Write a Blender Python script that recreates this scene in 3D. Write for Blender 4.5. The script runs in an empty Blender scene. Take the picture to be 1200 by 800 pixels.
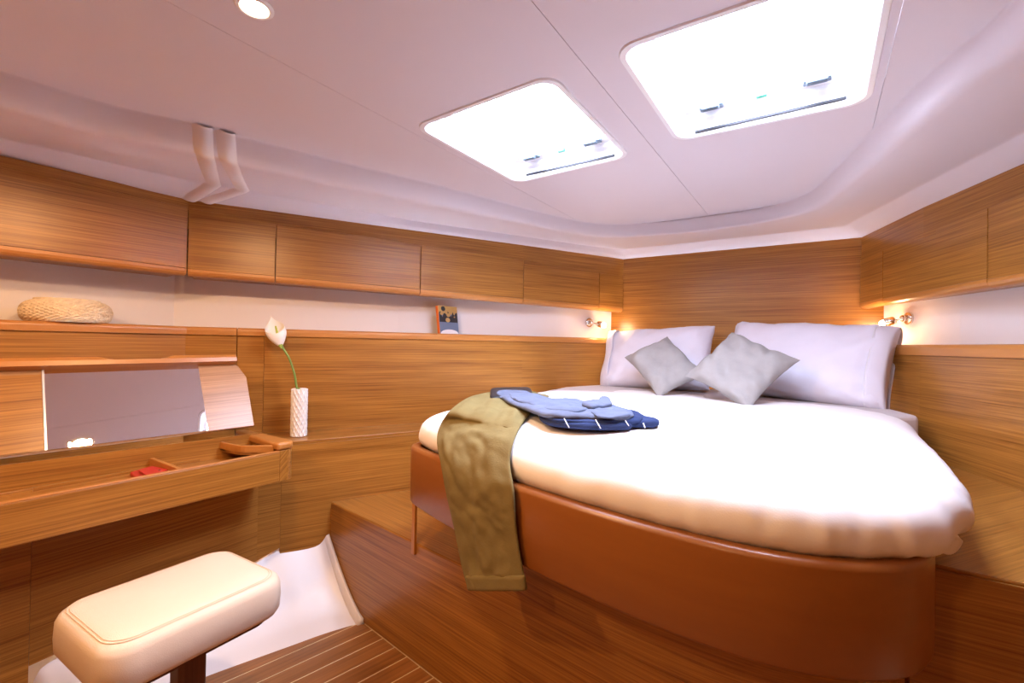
import bpy, bmesh, math, random
from mathutils import Vector, Matrix, noise
from mathutils.geometry import tessellate_polygon
random.seed(7)
scene = bpy.context.scene
C = scene.collection
V = Vector

# ------------------------------------------------------------------ camera
EYE = 1.24                                   # eye height above the cabin sole
F = 540.0                                    # focal length in pixels of a 1200 px wide frame
YAW, ROLL, PITCH = math.radians(33.7), math.radians(1.0), math.radians(0.4)

def ray(u, v):
    x, y = (u - 600) / F, (400 - v) / F
    c, s = math.cos(ROLL), math.sin(ROLL)
    x, y = x * c - y * s, x * s + y * c
    d = math.cos(PITCH) - y * math.sin(PITCH)
    y = math.sin(PITCH) + y * math.cos(PITCH)
    return V((-d * math.sin(YAW) + x * math.cos(YAW), d * math.cos(YAW) + x * math.sin(YAW), y))

CAM = V((0, 0, EYE))

def P(u, v, z):
    """point of the pixel's ray at height z (z counted from eye level)"""
    r = ray(u, v)
    return CAM + r * (z / r.z)

def Pplane(u, v, a, b):
    """point of the pixel's ray on the vertical plane through plan points a, b"""
    r = ray(u, v)
    n = V((b[1] - a[1], a[0] - b[0], 0))
    t = (n.x * a[0] + n.y * a[1]) / (n.x * r.x + n.y * r.y)
    return CAM + r * t

cd = bpy.data.cameras.new('camera')
cam = bpy.data.objects.new('camera', cd)
C.objects.link(cam)
fw = ray(600, 400).normalized()
rt = (ray(700, 400) - ray(500, 400)).normalized()
up = rt.cross(fw)
cam.matrix_world = Matrix(((rt.x, up.x, -fw.x, 0), (rt.y, up.y, -fw.y, 0), (rt.z, up.z, -fw.z, EYE), (0, 0, 0, 1)))
cd.sensor_width = 36.0
cd.lens = F / 1200 * 36
cd.clip_start = 0.02
scene.camera = cam

# ------------------------------------------------------------------ world and exposure
SKY = 31.0
w = bpy.data.worlds.new('sky')
scene.world = w
w.use_nodes = True
bg = w.node_tree.nodes['Background']
bg.inputs['Color'].default_value = (0.73, 0.79, 1.0, 1)
bg.inputs['Strength'].default_value = SKY
vs = scene.view_settings
vs.view_transform = 'Standard'
vs.look = 'None'
vs.gamma = 1
vs.use_curve_mapping = False
vs.exposure = 0.95
WARM = (1.0, 0.60, 0.30)

HATCH = {'big': (-0.435, 0.110, 1.115, 1.725), 'small': (-1.165, -0.640, 1.130, 1.765)}   # x0 x1 y0 y1

def zmain(x):                                # headliner height, slight camber
    d = abs(x + 0.53)
    if d < 0.68:
        return EYE + 0.762 - 0.012 * d / 0.68
    return EYE + 0.750 - 0.010 * min(1, (d - 0.68) / 0.7)

for k, (x0, x1, y0, y1) in HATCH.items():    # portals help the sky sample through the two hatches
    ld = bpy.data.lights.new('hatch_portal', 'AREA')
    ld.shape = 'RECTANGLE'
    ld.size, ld.size_y = x1 - x0, y1 - y0
    ld.cycles.is_portal = True
    lo = bpy.data.objects.new('hatch_portal', ld)
    C.objects.link(lo)
    lo.location = ((x0 + x1) / 2, (y0 + y1) / 2, EYE + 0.87)

# ------------------------------------------------------------------ materials
def mat(name, col, rough=0.5, metal=0.0, spec=0.5):
    m = bpy.data.materials.new(name)
    m.use_nodes = True
    b = m.node_tree.nodes['Principled BSDF']
    b.inputs['Base Color'].default_value = (*col, 1)
    b.inputs['Roughness'].default_value = rough
    b.inputs['Metallic'].default_value = metal
    b.inputs['Specular IOR Level'].default_value = spec
    return m

def wood(name, dark, light, rough=0.31, fine=165, broad=22, contrast=0.42, bump=0.06):
    m = mat(name, light, rough)
    nt = m.node_tree
    N, L = nt.nodes, nt.links
    b = N['Principled BSDF']
    uv = N.new('ShaderNodeUVMap')
    uv.uv_map = 'grain'
    def nz(su, sv, det):
        mp = N.new('ShaderNodeMapping')
        mp.inputs['Scale'].default_value = (su, sv, 1)
        L.new(uv.outputs['UV'], mp.inputs['Vector'])
        t = N.new('ShaderNodeTexNoise')
        t.inputs['Scale'].default_value = 1
        t.inputs['Detail'].default_value = det
        t.inputs['Roughness'].default_value = 0.6
        L.new(mp.outputs['Vector'], t.inputs['Vector'])
        return t
    a, c = nz(2.2, fine, 3), nz(0.5, broad, 2)
    mx = N.new('ShaderNodeMix')
    mx.data_type = 'FLOAT'
    mx.inputs['Factor'].default_value = 0.33
    L.new(a.outputs['Fac'], mx.inputs['A'])
    L.new(c.outputs['Fac'], mx.inputs['B'])
    rp = N.new('ShaderNodeValToRGB')
    e = rp.color_ramp.elements
    e[0].position, e[0].color = 0.5 - contrast * 0.36, (*dark, 1)
    e[1].position, e[1].color = 0.5 + contrast * 0.30, (*light, 1)
    L.new(mx.outputs['Result'], rp.inputs['Fac'])
    L.new(rp.outputs['Color'], b.inputs['Base Color'])
    bp = N.new('ShaderNodeBump')
    bp.inputs['Strength'].default_value = bump
    bp.inputs['Distance'].default_value = 0.002
    L.new(a.outputs['Fac'], bp.inputs['Height'])
    L.new(bp.outputs['Normal'], b.inputs['Normal'])
    return m

def cloth(name, col, scale=180, bump=0.15, rough=0.9, var=0.06, big=9):
    m = mat(name, col, rough, spec=0.15)
    nt = m.node_tree
    N, L = nt.nodes, nt.links
    b = N['Principled BSDF']
    tc = N.new('ShaderNodeTexCoord')
    t = N.new('ShaderNodeTexNoise')
    t.inputs['Scale'].default_value = scale
    t.inputs['Detail'].default_value = 2
    t2 = N.new('ShaderNodeTexNoise')
    t2.inputs['Scale'].default_value = big
    t2.inputs['Detail'].default_value = 4
    for q in (t, t2):
        L.new(tc.outputs['Object'], q.inputs['Vector'])
    rp = N.new('ShaderNodeValToRGB')
    e = rp.color_ramp.elements
    e[0].position, e[0].color = 0.3, (*[x * (1 - var) for x in col], 1)
    e[1].position, e[1].color = 0.7, (*[min(1, x * (1 + var)) for x in col], 1)
    L.new(t2.outputs['Fac'], rp.inputs['Fac'])
    L.new(rp.outputs['Color'], b.inputs['Base Color'])
    b1 = N.new('ShaderNodeBump')
    b1.inputs['Strength'].default_value = bump
    b1.inputs['Distance'].default_value = 0.002
    L.new(t.outputs['Fac'], b1.inputs['Height'])
    b2 = N.new('ShaderNodeBump')
    b2.inputs['Strength'].default_value = bump * 1.6
    b2.inputs['Distance'].default_value = 0.012
    L.new(t2.outputs['Fac'], b2.inputs['Height'])
    L.new(b1.outputs['Normal'], b2.inputs['Normal'])
    L.new(b2.outputs['Normal'], b.inputs['Normal'])
    return m

def glow(name, col, strength):
    m = bpy.data.materials.new(name)
    m.use_nodes = True
    nt = m.node_tree
    nt.nodes.clear()
    e = nt.nodes.new('ShaderNodeEmission')
    e.inputs['Color'].default_value = (*col, 1)
    e.inputs['Strength'].default_value = strength
    o = nt.nodes.new('ShaderNodeOutputMaterial')
    nt.links.new(e.outputs[0], o.inputs[0])
    return m

M = {}
M['teak'] = wood('teak_veneer', (0.205, 0.072, 0.010), (0.450, 0.200, 0.037))
M['solid'] = wood('solid_wood_edge', (0.40, 0.155, 0.034), (0.52, 0.225, 0.055), rough=0.3, fine=40, broad=6, contrast=0.8)
M['mahogany'] = wood('bed_board_wood', (0.235, 0.075, 0.014), (0.290, 0.100, 0.020), rough=0.32, fine=30, broad=5, contrast=0.9, bump=0.02)
M['lidwood'] = wood('lid_veneer', (0.30, 0.14, 0.05), (0.50, 0.27, 0.11), rough=0.3)
M['plank'] = wood('sole_plank', (0.20, 0.075, 0.020), (0.36, 0.150, 0.045), rough=0.35, fine=60, broad=14)
M['post'] = wood('dark_post', (0.07, 0.016, 0.008), (0.13, 0.035, 0.016), rough=0.35)
M['caulk'] = mat('pale_caulking', (0.72, 0.56, 0.33), 0.6)
M['liner'] = cloth('headliner_vinyl', (0.72, 0.67, 0.71), scale=260, bump=0.04, rough=0.55, var=0.01, big=3)
M['gel'] = mat('white_gelcoat', (0.80, 0.76, 0.76), 0.35)
M['hull'] = mat('hull_side_vinyl', (0.84, 0.80, 0.81), 0.6)
M['frame'] = mat('hatch_frame_white', (0.85, 0.86, 0.88), 0.35)
M['latch'] = mat('hatch_latch_grey', (0.10, 0.135, 0.17), 0.35, 0.3)
M['gasket'] = mat('hatch_gasket_black', (0.012, 0.012, 0.016), 0.6)
M['green'] = mat('green_sticker', (0.02, 0.45, 0.25), 0.5)
M['chrome'] = mat('chrome', (0.78, 0.76, 0.72), 0.12, 1.0)
M['mirror'] = mat('mirror_glass', (0.90, 0.88, 0.90), 0.015, 1.0)
M['mirroredge'] = mat('mirror_edge', (0.8, 0.84, 0.88), 0.2, 0.4)
M['leather'] = cloth('cream_leather', (0.74, 0.61, 0.48), scale=420, bump=0.22, rough=0.42, var=0.015, big=5)
M['stitch'] = mat('cream_stitch', (0.66, 0.50, 0.34), 0.7)
M['sheet'] = cloth('white_cotton', (0.86, 0.83, 0.82), scale=300, bump=0.10, var=0.015, big=7)
M['undersheet'] = cloth('grey_white_sheet', (0.62, 0.57, 0.57), scale=300, bump=0.10, var=0.02)
M['pillow'] = cloth('pillow_cotton', (0.76, 0.75, 0.85), scale=300, bump=0.12, var=0.02, big=11)
M['grey'] = cloth('grey_linen', (0.345, 0.332, 0.325), scale=160, bump=0.3, var=0.06, big=14)
M['khaki'] = cloth('khaki_cotton', (0.195, 0.150, 0.060), scale=320, bump=0.2, var=0.08, big=16)
M['blue'] = cloth('blue_shirt_cotton', (0.125, 0.145, 0.215), scale=320, bump=0.25, var=0.08, big=22)
M['navy'] = cloth('navy_cotton', (0.026, 0.040, 0.110), scale=320, bump=0.25, var=0.08, big=22)
M['white'] = mat('white_thread', (0.8, 0.8, 0.85), 0.8)
M['black'] = mat('black_leather', (0.012, 0.012, 0.016), 0.5)
M['ceramic'] = mat('white_ceramic', (0.84, 0.81, 0.79), 0.35)
M['wicker'] = cloth('cream_wicker', (0.80, 0.66, 0.46), scale=200, bump=0.3, rough=0.75, var=0.12, big=60)
M['stem'] = mat('lily_stem', (0.17, 0.27, 0.05), 0.5)
M['spathe'] = mat('lily_white', (0.83, 0.80, 0.74), 0.5)
M['spadix'] = mat('lily_spadix', (0.45, 0.50, 0.08), 0.6)
M['lilygreen'] = mat('lily_throat', (0.36, 0.50, 0.08), 0.5)
M['red'] = mat('red_leather', (0.50, 0.028, 0.022), 0.38)
M['pink'] = mat('pink_shell', (0.75, 0.42, 0.36), 0.4)
M['orange'] = mat('orange_spine', (0.75, 0.17, 0.015), 0.5)
M['paper'] = mat('book_pages', (0.8, 0.76, 0.68), 0.8)
M['coverwhite'] = mat('cover_white', (0.82, 0.80, 0.86), 0.4)
M['coverblue'] = mat('cover_blue', (0.13, 0.17, 0.26), 0.4)
M['covergold'] = mat('cover_gold', (0.42, 0.26, 0.09), 0.4)
M['coverdark'] = mat('cover_dark', (0.02, 0.02, 0.025), 0.4)
M['bulb'] = glow('lamp_bulb', (1.0, 0.80, 0.50), 60)
M['spotlens'] = glow('downlight_lens', (1.0, 0.78, 0.48), 45)

def pane_mat():
    m = bpy.data.materials.new('hatch_acrylic')
    m.use_nodes = True
    nt = m.node_tree
    nt.nodes.clear()
    t = nt.nodes.new('ShaderNodeBsdfTransparent')
    t.inputs['Color'].default_value = (0.93, 0.95, 0.97, 1)
    g = nt.nodes.new('ShaderNodeBsdfGlossy')
    g.inputs['Roughness'].default_value = 0.05
    x = nt.nodes.new('ShaderNodeMixShader')
    x.inputs['Fac'].default_value = 0.06
    o = nt.nodes.new('ShaderNodeOutputMaterial')
    nt.links.new(t.outputs[0], x.inputs[1])
    nt.links.new(g.outputs[0], x.inputs[2])
    nt.links.new(x.outputs[0], o.inputs[0])
    return m
M['pane'] = pane_mat()

# ------------------------------------------------------------------ mesh helpers
WPOS = {}
def wpos(o):
    return WPOS.get(o.name, V((0, 0, 0)))

def tag(o, label=None, cat=None, group=None, kind=None):
    if label: o['label'] = label
    if cat: o['category'] = cat
    if group: o['group'] = group
    if kind: o['kind'] = kind
    return o

def empty(name, loc, label=None, cat=None, group=None, kind=None):
    o = bpy.data.objects.new(name, None)
    o.empty_display_size = 0.1
    C.objects.link(o)
    o.location = loc
    WPOS[o.name] = V(loc)
    return tag(o, label, cat, group, kind)

def mk(name, vs_, fs, m, parent=None, grain=(1, 0, 0), smooth=False, bevel=0.0, loc=None, seg=2, solid=0.0, sub=0):
    """one mesh object; vertices are given in world metres"""
    org = V(loc) if loc is not None else (wpos(parent) if parent else V((0, 0, 0)))
    me = bpy.data.meshes.new(name)
    me.from_pydata([tuple(V(p) - org) for p in vs_], [], fs)
    me.validate()
    bm = bmesh.new()
    bm.from_mesh(me)
    bmesh.ops.remove_doubles(bm, verts=bm.verts, dist=1e-6)
    bmesh.ops.recalc_face_normals(bm, faces=bm.faces)
    uvl = bm.loops.layers.uv.new('grain')
    off = (random.random() * 9, random.random() * 9)
    g = V(grain).normalized()
    for f in bm.faces:
        n = f.normal
        gg = g - n * g.dot(n)
        if gg.length < 0.2:                                   # end grain
            gg = n.orthogonal()
        gg.normalize()
        pp = n.cross(gg)
        f.smooth = smooth
        for l in f.loops:
            q = l.vert.co + org
            l[uvl].uv = (q.dot(gg) + off[0], q.dot(pp) + off[1])
    bm.to_mesh(me)
    bm.free()
    me.materials.append(m)
    o = bpy.data.objects.new(name, me)
    C.objects.link(o)
    o.parent = parent
    o.location = org - wpos(parent) if parent else org
    WPOS[o.name] = org
    if solid:
        s = o.modifiers.new('solid', 'SOLIDIFY')
        s.thickness = solid
        s.offset = 0
    if sub:
        s = o.modifiers.new('sub', 'SUBSURF')
        s.levels = s.render_levels = sub
    if bevel:
        b = o.modifiers.new('bevel', 'BEVEL')
        b.width = bevel
        b.segments = seg
        b.limit_method = 'ANGLE'
        b.angle_limit = math.radians(40)
        b.harden_normals = False
    return o

def prism(poly, z0, z1):
    """vertical prism over a plan polygon; z0 / z1 a number or a list per corner"""
    n = len(poly)
    a = z0 if isinstance(z0, (list, tuple)) else [z0] * n
    b = z1 if isinstance(z1, (list, tuple)) else [z1] * n
    v = [V((p[0], p[1], a[i])) for i, p in enumerate(poly)] + [V((p[0], p[1], b[i])) for i, p in enumerate(poly)]
    f = [tuple(range(n - 1, -1, -1)), tuple(range(n, 2 * n))] + [(i, (i + 1) % n, n + (i + 1) % n, n + i) for i in range(n)]
    return v, f

def boxm(o, ax, ay, az, x0, x1, y0, y1, z0, z1):
    """box in a local frame"""
    o, ax, ay, az = V(o), V(ax), V(ay), V(az)
    v = [o + ax * x + ay * y + az * z for z in (z0, z1) for (x, y) in ((x0, y0), (x1, y0), (x1, y1), (x0, y1))]
    return v, [(3, 2, 1, 0), (4, 5, 6, 7), (0, 1, 5, 4), (1, 2, 6, 5), (2, 3, 7, 6), (3, 0, 4, 7)]

def join(*parts):
    v, f = [], []
    for (a, b) in parts:
        k = len(v)
        v += list(a)
        f += [tuple(i + k for i in q) for q in b]
    return v, f

def lathe(prof, c, n=32, axis=(0, 0, 1), disp=None, cap=True):
    az = V(axis).normalized()
    ax = az.orthogonal().normalized()
    ay = az.cross(ax)
    c = V(c)
    v, f = [], []
    for j, (r, h) in enumerate(prof):
        for i in range(n):
            t = 2 * math.pi * i / n
            rr = r + (disp(t, j, h) if disp else 0)
            v.append(c + ax * rr * math.cos(t) + ay * rr * math.sin(t) + az * h)
    for j in range(len(prof) - 1):
        for i in range(n):
            f.append((j * n + i, j * n + (i + 1) % n, (j + 1) * n + (i + 1) % n, (j + 1) * n + i))
    if cap:
        f.append(tuple(range(n - 1, -1, -1)))
        f.append(tuple(range((len(prof) - 1) * n, len(prof) * n)))
    return v, f

def tube(pts, r, n=10):
    pts = [V(p) for p in pts]
    rs = r if isinstance(r, (list, tuple)) else [r] * len(pts)
    v, f = [], []
    pn = None
    for k, p in enumerate(pts):
        d = (pts[min(k + 1, len(pts) - 1)] - pts[max(k - 1, 0)]).normalized()
        pn = d.orthogonal().normalized() if pn is None else (pn - d * pn.dot(d)).normalized()
        q = d.cross(pn)
        for i in range(n):
            t = 2 * math.pi * i / n
            v.append(p + (pn * math.cos(t) + q * math.sin(t)) * rs[k])
    for k in range(len(pts) - 1):
        for i in range(n):
            f.append((k * n + i, k * n + (i + 1) % n, (k + 1) * n + (i + 1) % n, (k + 1) * n + i))
    f.append(tuple(range(n - 1, -1, -1)))
    f.append(tuple(range((len(pts) - 1) * n, len(pts) * n)))
    return v, f

def catmull(pts, per=8, closed=False):
    pts = [V(p) for p in pts]
    n = len(pts)
    out = []
    for i in range(n if closed else n - 1):
        if closed:
            a, b, c, d = (pts[(i + k) % n] for k in (-1, 0, 1, 2))
        else:
            b, c = pts[i], pts[i + 1]
            a = pts[i - 1] if i else b * 2 - c
            d = pts[i + 2] if i + 2 < n else c * 2 - b
        for k in range(per):
            t = k / per
            out.append(0.5 * ((2 * b) + (c - a) * t + (2 * a - 5 * b + 4 * c - d) * t * t + (3 * b - a - 3 * c + d) * t ** 3))
    if not closed:
        out.append(pts[-1])
    return out

def lerp_path(pts, per=8):
    pts = [V(p) for p in pts]
    out = []
    for a, b in zip(pts, pts[1:]):
        out += [a.lerp(b, k / per) for k in range(per)]
    return out + [pts[-1]]

def grid_faces(rows, cols, closed=False):
    f = []
    for j in range(rows - 1):
        for i in range(cols if closed else cols - 1):
            f.append((j * cols + i, j * cols + (i + 1) % cols, (j + 1) * cols + (i + 1) % cols, (j + 1) * cols + i))
    return f

def offs(path, d):
    """offset a plan path to its left by d"""
    out = []
    n = len(path)
    for i, p in enumerate(path):
        a, b = V(path[max(i - 1, 0)]).to_2d(), V(path[min(i + 1, n - 1)]).to_2d()
        t = (b - a).normalized()
        out.append(V((p[0] - t.y * d, p[1] + t.x * d)))
    return out

def strip_prism(path, d0, d1, z0, z1):
    """band that follows a plan path, from offset d0 to d1 (left positive), between two heights"""
    A, B = offs(path, d0), offs(path, d1)
    return prism(list(A) + list(reversed(B)), z0, z1)

def loop_band(path, prof):
    """sweep a closed profile of (offset to the left, z) along an open plan path"""
    rows = [[V((q.x, q.y, z)) for q in offs(path, d)] for (d, z) in prof]
    n = len(path)
    v = [p for r in rows for p in r]
    m = len(prof)
    f = []
    for j in range(m):
        k = (j + 1) % m
        for i in range(n - 1):
            f.append((j * n + i, j * n + i + 1, k * n + i + 1, k * n + i))
    f.append(tuple(j * n for j in range(m)))
    f.append(tuple(j * n + n - 1 for j in range(m - 1, -1, -1)))
    return v, f

def pt_on(path, t_y):
    """point of a plan path at a given y"""
    for a, b in zip(path, path[1:]):
        if min(a[1], b[1]) - 1e-9 <= t_y <= max(a[1], b[1]) + 1e-9:
            k = (t_y - a[1]) / (b[1] - a[1])
            return (a[0] + (b[0] - a[0]) * k, t_y)
    return path[-1]

def sub_path(path, y0, y1):
    return [pt_on(path, y0)] + [p for p in path if y0 + 1e-4 < p[1] < y1 - 1e-4] + [pt_on(path, y1)]

Z = lambda h: EYE + h

# plan of the cabin, metres: x to starboard, y forward, the camera above the origin
LF = [(-2.56, -1.30), (-2.49, 0.955), (-1.994, 1.894), (-1.63, 2.568), (-1.228, 3.353)]       # face of the port lockers
RF = [(1.33, -1.30), (1.0, 1.25), (0.581, 2.293), (0.383, 2.783), (0.19, 3.353)]              # face of the starboard lockers
LL = [(-2.10, -1.30), (-2.09, 1.10), (-2.06, 1.19), (-1.807, 1.737), (-1.05, 3.353)]          # lower port panel
YF = 3.353
HD_L, HD_R = [0.27, 0.27, 0.22, 0.15, 0.085], [0.27, 0.27, 0.20, 0.15, 0.105]
HULL_L = [offs(LF, d)[i] for i, d in enumerate(HD_L)]
HULL_R = [offs(RF, -d)[i] for i, d in enumerate(HD_R)]
def hull_d(path, ds, y):
    for (a, b, d, e) in zip(path, path[1:], ds, ds[1:]):
        if a[1] - 1e-6 <= y <= b[1] + 1e-6:
            return d + (e - d) * (y - a[1]) / (b[1] - a[1])
    return ds[-1]
AFT = -1.30

# ------------------------------------------------------------------ sole
floor = mk('floor', *prism([(-2.75, AFT), (1.7, AFT), (1.7, 1.60), (-2.75, 1.60)], -0.06, -0.0012), M['caulk'], loc=(0, 0, -0.06))
tag(floor, kind='structure')
gd = V((0.197, 0.98)).normalized()
gn = V((gd.y, -gd.x))
plat_y = lambda x: 1.394 - 0.137 * (x + 2.0)
lin_edge = [V((-1.97, AFT)), V((-1.955, 0.35)), V((-1.88, 0.766)), V((-1.75, 1.175)), V((-1.69, 1.306)), V((-1.655, 1.345))]
def lin_x(y):
    for a, b in zip(lin_edge, lin_edge[1:]):
        if a.y <= y <= b.y:
            return a.x + (b.x - a.x) * (y - a.y) / (b.y - a.y)
    return lin_edge[-1].x
def clip(poly, keep):
    """Sutherland-Hodgman against keep(p) >= 0"""
    out = []
    for i in range(len(poly)):
        a, b = poly[i], poly[(i + 1) % len(poly)]
        ka, kb = keep(a), keep(b)
        if ka >= 0: out.append(a)
        if (ka >= 0) != (kb >= 0):
            out.append(a.lerp(b, ka / (ka - kb)))
    return out
PITCHW, GAP = 0.0835, 0.006
p0 = V((-1.596, 1.319))
for k in range(-5, 36):
    a = p0 + gn * (k * PITCHW + GAP / 2)
    b = p0 + gn * ((k + 1) * PITCHW - GAP / 2)
    n = 26
    poly = [a + gd * (-3.3 + 4.2 * i / n) for i in range(n + 1)] + [b + gd * (-3.3 + 4.2 * i / n) for i in range(n, -1, -1)]
    poly = clip(poly, lambda p: plat_y(p.x) - 0.001 - p.y)
    if poly: poly = clip(poly, lambda p: p.y - (AFT + 0.01))
    if poly: poly = clip(poly, lambda p: 1.28 - p.x)
    if poly:
        for la, lb in zip(lin_edge, lin_edge[1:]):
            d = (lb - la)
            poly = clip(poly, lambda p, la=la, d=d: (p.x - la.x) * d.y - (p.y - la.y) * d.x) if poly else poly
    if poly and len(poly) > 2:
        xs = [p.x for p in poly]
        if max(xs) - min(xs) > 0.02:
            mk('plank', *prism(poly, -0.001, 0.0), M['plank'], floor, grain=(gd.x, gd.y, 0))

# white moulded liner that rises from the sole to the lower panel
wl = [V((-2.11, 0.385, Z(-1.24) + .003)), V((-2.10, 0.40, Z(-1.11))), V((-2.095, 0.46, Z(-1.065))), V((-2.09, 0.75, Z(-1.04))), V((-2.088, 1.08, Z(-1.0))), V((-2.075, 1.19, Z(-0.965))), V((-2.02, 1.33, Z(-0.955))), V((-2.012, 1.375, Z(-0.895)))]
fl = [V((-1.95, 0.385, 0.003)), V((-1.945, 0.43, 0.003)), V((-1.93, 0.5, 0.003)), V((-1.88, 0.766, 0.003)), V((-1.78, 1.08, 0.003)), V((-1.745, 1.19, 0.003)), V((-1.70, 1.30, 0.003)), V((-1.675, 1.345, 0.003))]
rows = []
for j in range(9):
    t = j / 8
    rows.append([])
    for a, b in zip(wl, fl):
        p = a.lerp(b, t)
        p.z = b.z + (a.z - b.z) * (1 - t) ** 1.35
        rows[-1].append(p)
rows = [catmull(r, 4) for r in rows]
rows.append([p + V((0.05, 0, -0.03)) for p in rows[-1]])
lv = [p for r in rows for p in r]
liner = mk('moulded_liner', lv, grid_faces(len(rows), len(rows[0])), M['gel'], smooth=True, loc=(-1.95, 0.9, 0.0))
tag(liner, 'white moulded hull liner sloping up between floor planks and wooden wall', 'liner')
fr = []
a, b = V((-2.03, 1.392, Z(-0.885))), V((-1.655, 1.343, 0.0))
for k in range(13):
    t = k / 12
    p = a.lerp(b, t)
    p.z = b.z + (a.z - b.z) * (1 - t) ** 1.35 + 0.004
    fr.append(p)
fv = []
for p in fr:
    for (dx, dz) in ((0, 0.022), (-0.013, 0.020), (-0.022, 0.006), (-0.026, -0.03), (0.004, -0.03)):
        fv.append(p + V((dx * 0.6, dx * 0.9, dz)))
ff = grid_faces(13, 5, True) + [(0, 1, 2, 3, 4), (64, 63, 62, 61, 60)]
mk('flange', fv, ff, M['gel'], liner, smooth=True)

# ------------------------------------------------------------------ port side wall
def panel(name, path, d0, d1, z0, z1, m, parent, bevel=0.002):
    ax = V((path[-1][0] - path[0][0], path[-1][1] - path[0][1], 0))
    return mk(name, *strip_prism(path, d0, d1, z0, z1), m, parent, grain=ax, bevel=bevel)

wall_l = mk('wall_left', *strip_prism([tuple(p) for p in HULL_L], 0.0, 0.05, -0.06, Z(0.80)), M['hull'], loc=(-2.6, 1.0, -0.06))
tag(wall_l, kind='structure')
g1, g2 = 1.140, 1.245                                    # panel joints
for (y0, y1) in ((AFT, 0.0), (0.0004, g1 - 0.0018), (g1 + 0.0018, g2 - 0.0004), (g2 + 0.0004, 3.34)):
    pth = sub_path(LF, y0, y1)
    panel('upper_panel', pth, 0.0, 0.02, Z(-0.49), Z(0.0218), M['teak'], wall_l)
    ax = V((pth[-1][0] - pth[0][0], pth[-1][1] - pth[0][1], 0))
    prof = [(-0.012, Z(0.022))] + [(-0.012 + 0.016 * (1 - math.cos(t)), Z(0.044) + 0.016 * math.sin(t)) for t in [math.pi / 2 * q / 5 for q in range(6)]] + [(0.035, Z(0.060)), (0.035, Z(0.022))]
    mk('shelf_edge', *loop_band(pth, prof), M['solid'], wall_l, grain=ax)
mk('shelf_board', *prism([tuple(p) for p in offs(sub_path(LF, AFT, 3.34), 0.034)] + [tuple(p) for p in reversed(HULL_L)], Z(0.022), Z(0.056)), M['teak'], wall_l, grain=(0.4, 0.9, 0))
for (y0, y1, z0) in ((AFT, 0.385, 0.0), (0.385, 1.1885, 0.26), (1.189, 3.0, 0.0)):
    pth = sub_path(LL, y0, y1)
    zz = z0
    if z0:
        n = len(pth)
        lo = [Z(-1.055), Z(-0.99), Z(-0.955)][:n]
        A, B = offs(pth, 0.0), offs(pth, 0.018)
        v, f = prism(list(A) + list(reversed(B)), lo + lo[::-1], Z(-0.487))
        mk('lower_panel', v, f, M['teak'], wall_l, grain=(0, 1, 0.03))
    else:
        panel('lower_panel', pth, 0.0, 0.018, 0.0, Z(-0.487), M['teak'], wall_l)
panel('backing', sub_path(LF, AFT, 3.34), 0.021, 0.026, Z(-0.49), Z(0.0215), M['teak'], wall_l)
ll2, lf2 = sub_path(LL, 1.135, 2.9), sub_path(LF, 1.135, 2.9)
mk('ledge', *prism(ll2 + list(reversed(lf2)), Z(-0.487), Z(-0.47)), M['teak'], wall_l, grain=(0.42, 0.9, 0), bevel=0.003)

# ------------------------------------------------------------------ starboard side wall
wall_r = mk('wall_right', *strip_prism([tuple(p) for p in HULL_R], -0.05, 0.0, -0.06, Z(0.80)), M['hull'], loc=(1.2, 1.0, -0.06))
tag(wall_r, kind='structure')
pr = sorted(RF, key=lambda p: p[1])
panel('upper_panel', sub_path(RF, AFT, 3.34), -0.02, 0.0, Z(-0.49), Z(-0.0162), M['teak'], wall_r)
prof = [(0.010, Z(-0.016)), (0.010, Z(0.012))] + [(0.010 - 0.018 * (1 - math.cos(t)), Z(0.015) + 0.018 * math.sin(t)) for t in [math.pi / 2 * q / 5 for q in range(6)]] + [(-0.035, Z(0.033)), (-0.035, Z(-0.016))]
mk('shelf_edge', *loop_band(sub_path(RF, AFT, 3.34), prof), M['solid'], wall_r, grain=(-0.36, 0.93, 0))
mk('shelf_board', *prism([tuple(p) for p in offs(sub_path(RF, AFT, 3.34), -0.034)] + [tuple(p) for p in reversed(HULL_R)], Z(-0.016), Z(0.029)), M['teak'], wall_r, grain=(-0.36, 0.93, 0))
panel('lower_panel', sub_path(RF, AFT, 1.36), -0.02, 0.0, 0.0, Z(-0.492), M['teak'], wall_r)

# ------------------------------------------------------------------ head and aft bulkheads
wf = mk('wall_front', *prism([(-1.62, YF), (0.62, YF), (0.62, YF + 0.04), (-1.62, YF + 0.04)], -0.06, Z(0.80)), M['teak'], grain=(1, 0, 0), loc=(-0.5, YF, -0.06))
tag(wf, kind='structure')
wb = mk('wall_back', *prism([(-2.9, AFT - 0.04), (1.7, AFT - 0.04), (1.7, AFT), (-2.9, AFT)], -0.06, Z(0.80)), M['teak'], grain=(1, 0, 0), loc=(-0.5, AFT, -0.06))
tag(wb, kind='structure')
dr = mk('door_1', *boxm((-0.9, AFT, 0), (1, 0, 0), (0, 1, 0), (0, 0, 1), 0, 0.62, 0.0, 0.02, 0.04, 1.86), M['mahogany'], grain=(0, 0, 1), bevel=0.004, loc=(-0.6, AFT, 0.04))
tag(dr, kind='structure')
mk('door_handle', *join(lathe([(0.022, 0), (0.022, 0.012)], (-0.34, AFT + 0.02, 0.95), 18, (0, 1, 0)), tube([(-0.34, AFT + 0.03, 0.95), (-0.34, AFT + 0.055, 0.95), (-0.36, AFT + 0.06, 0.95), (-0.45, AFT + 0.06, 0.95)], 0.008)), M['chrome'], dr, smooth=True)

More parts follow.
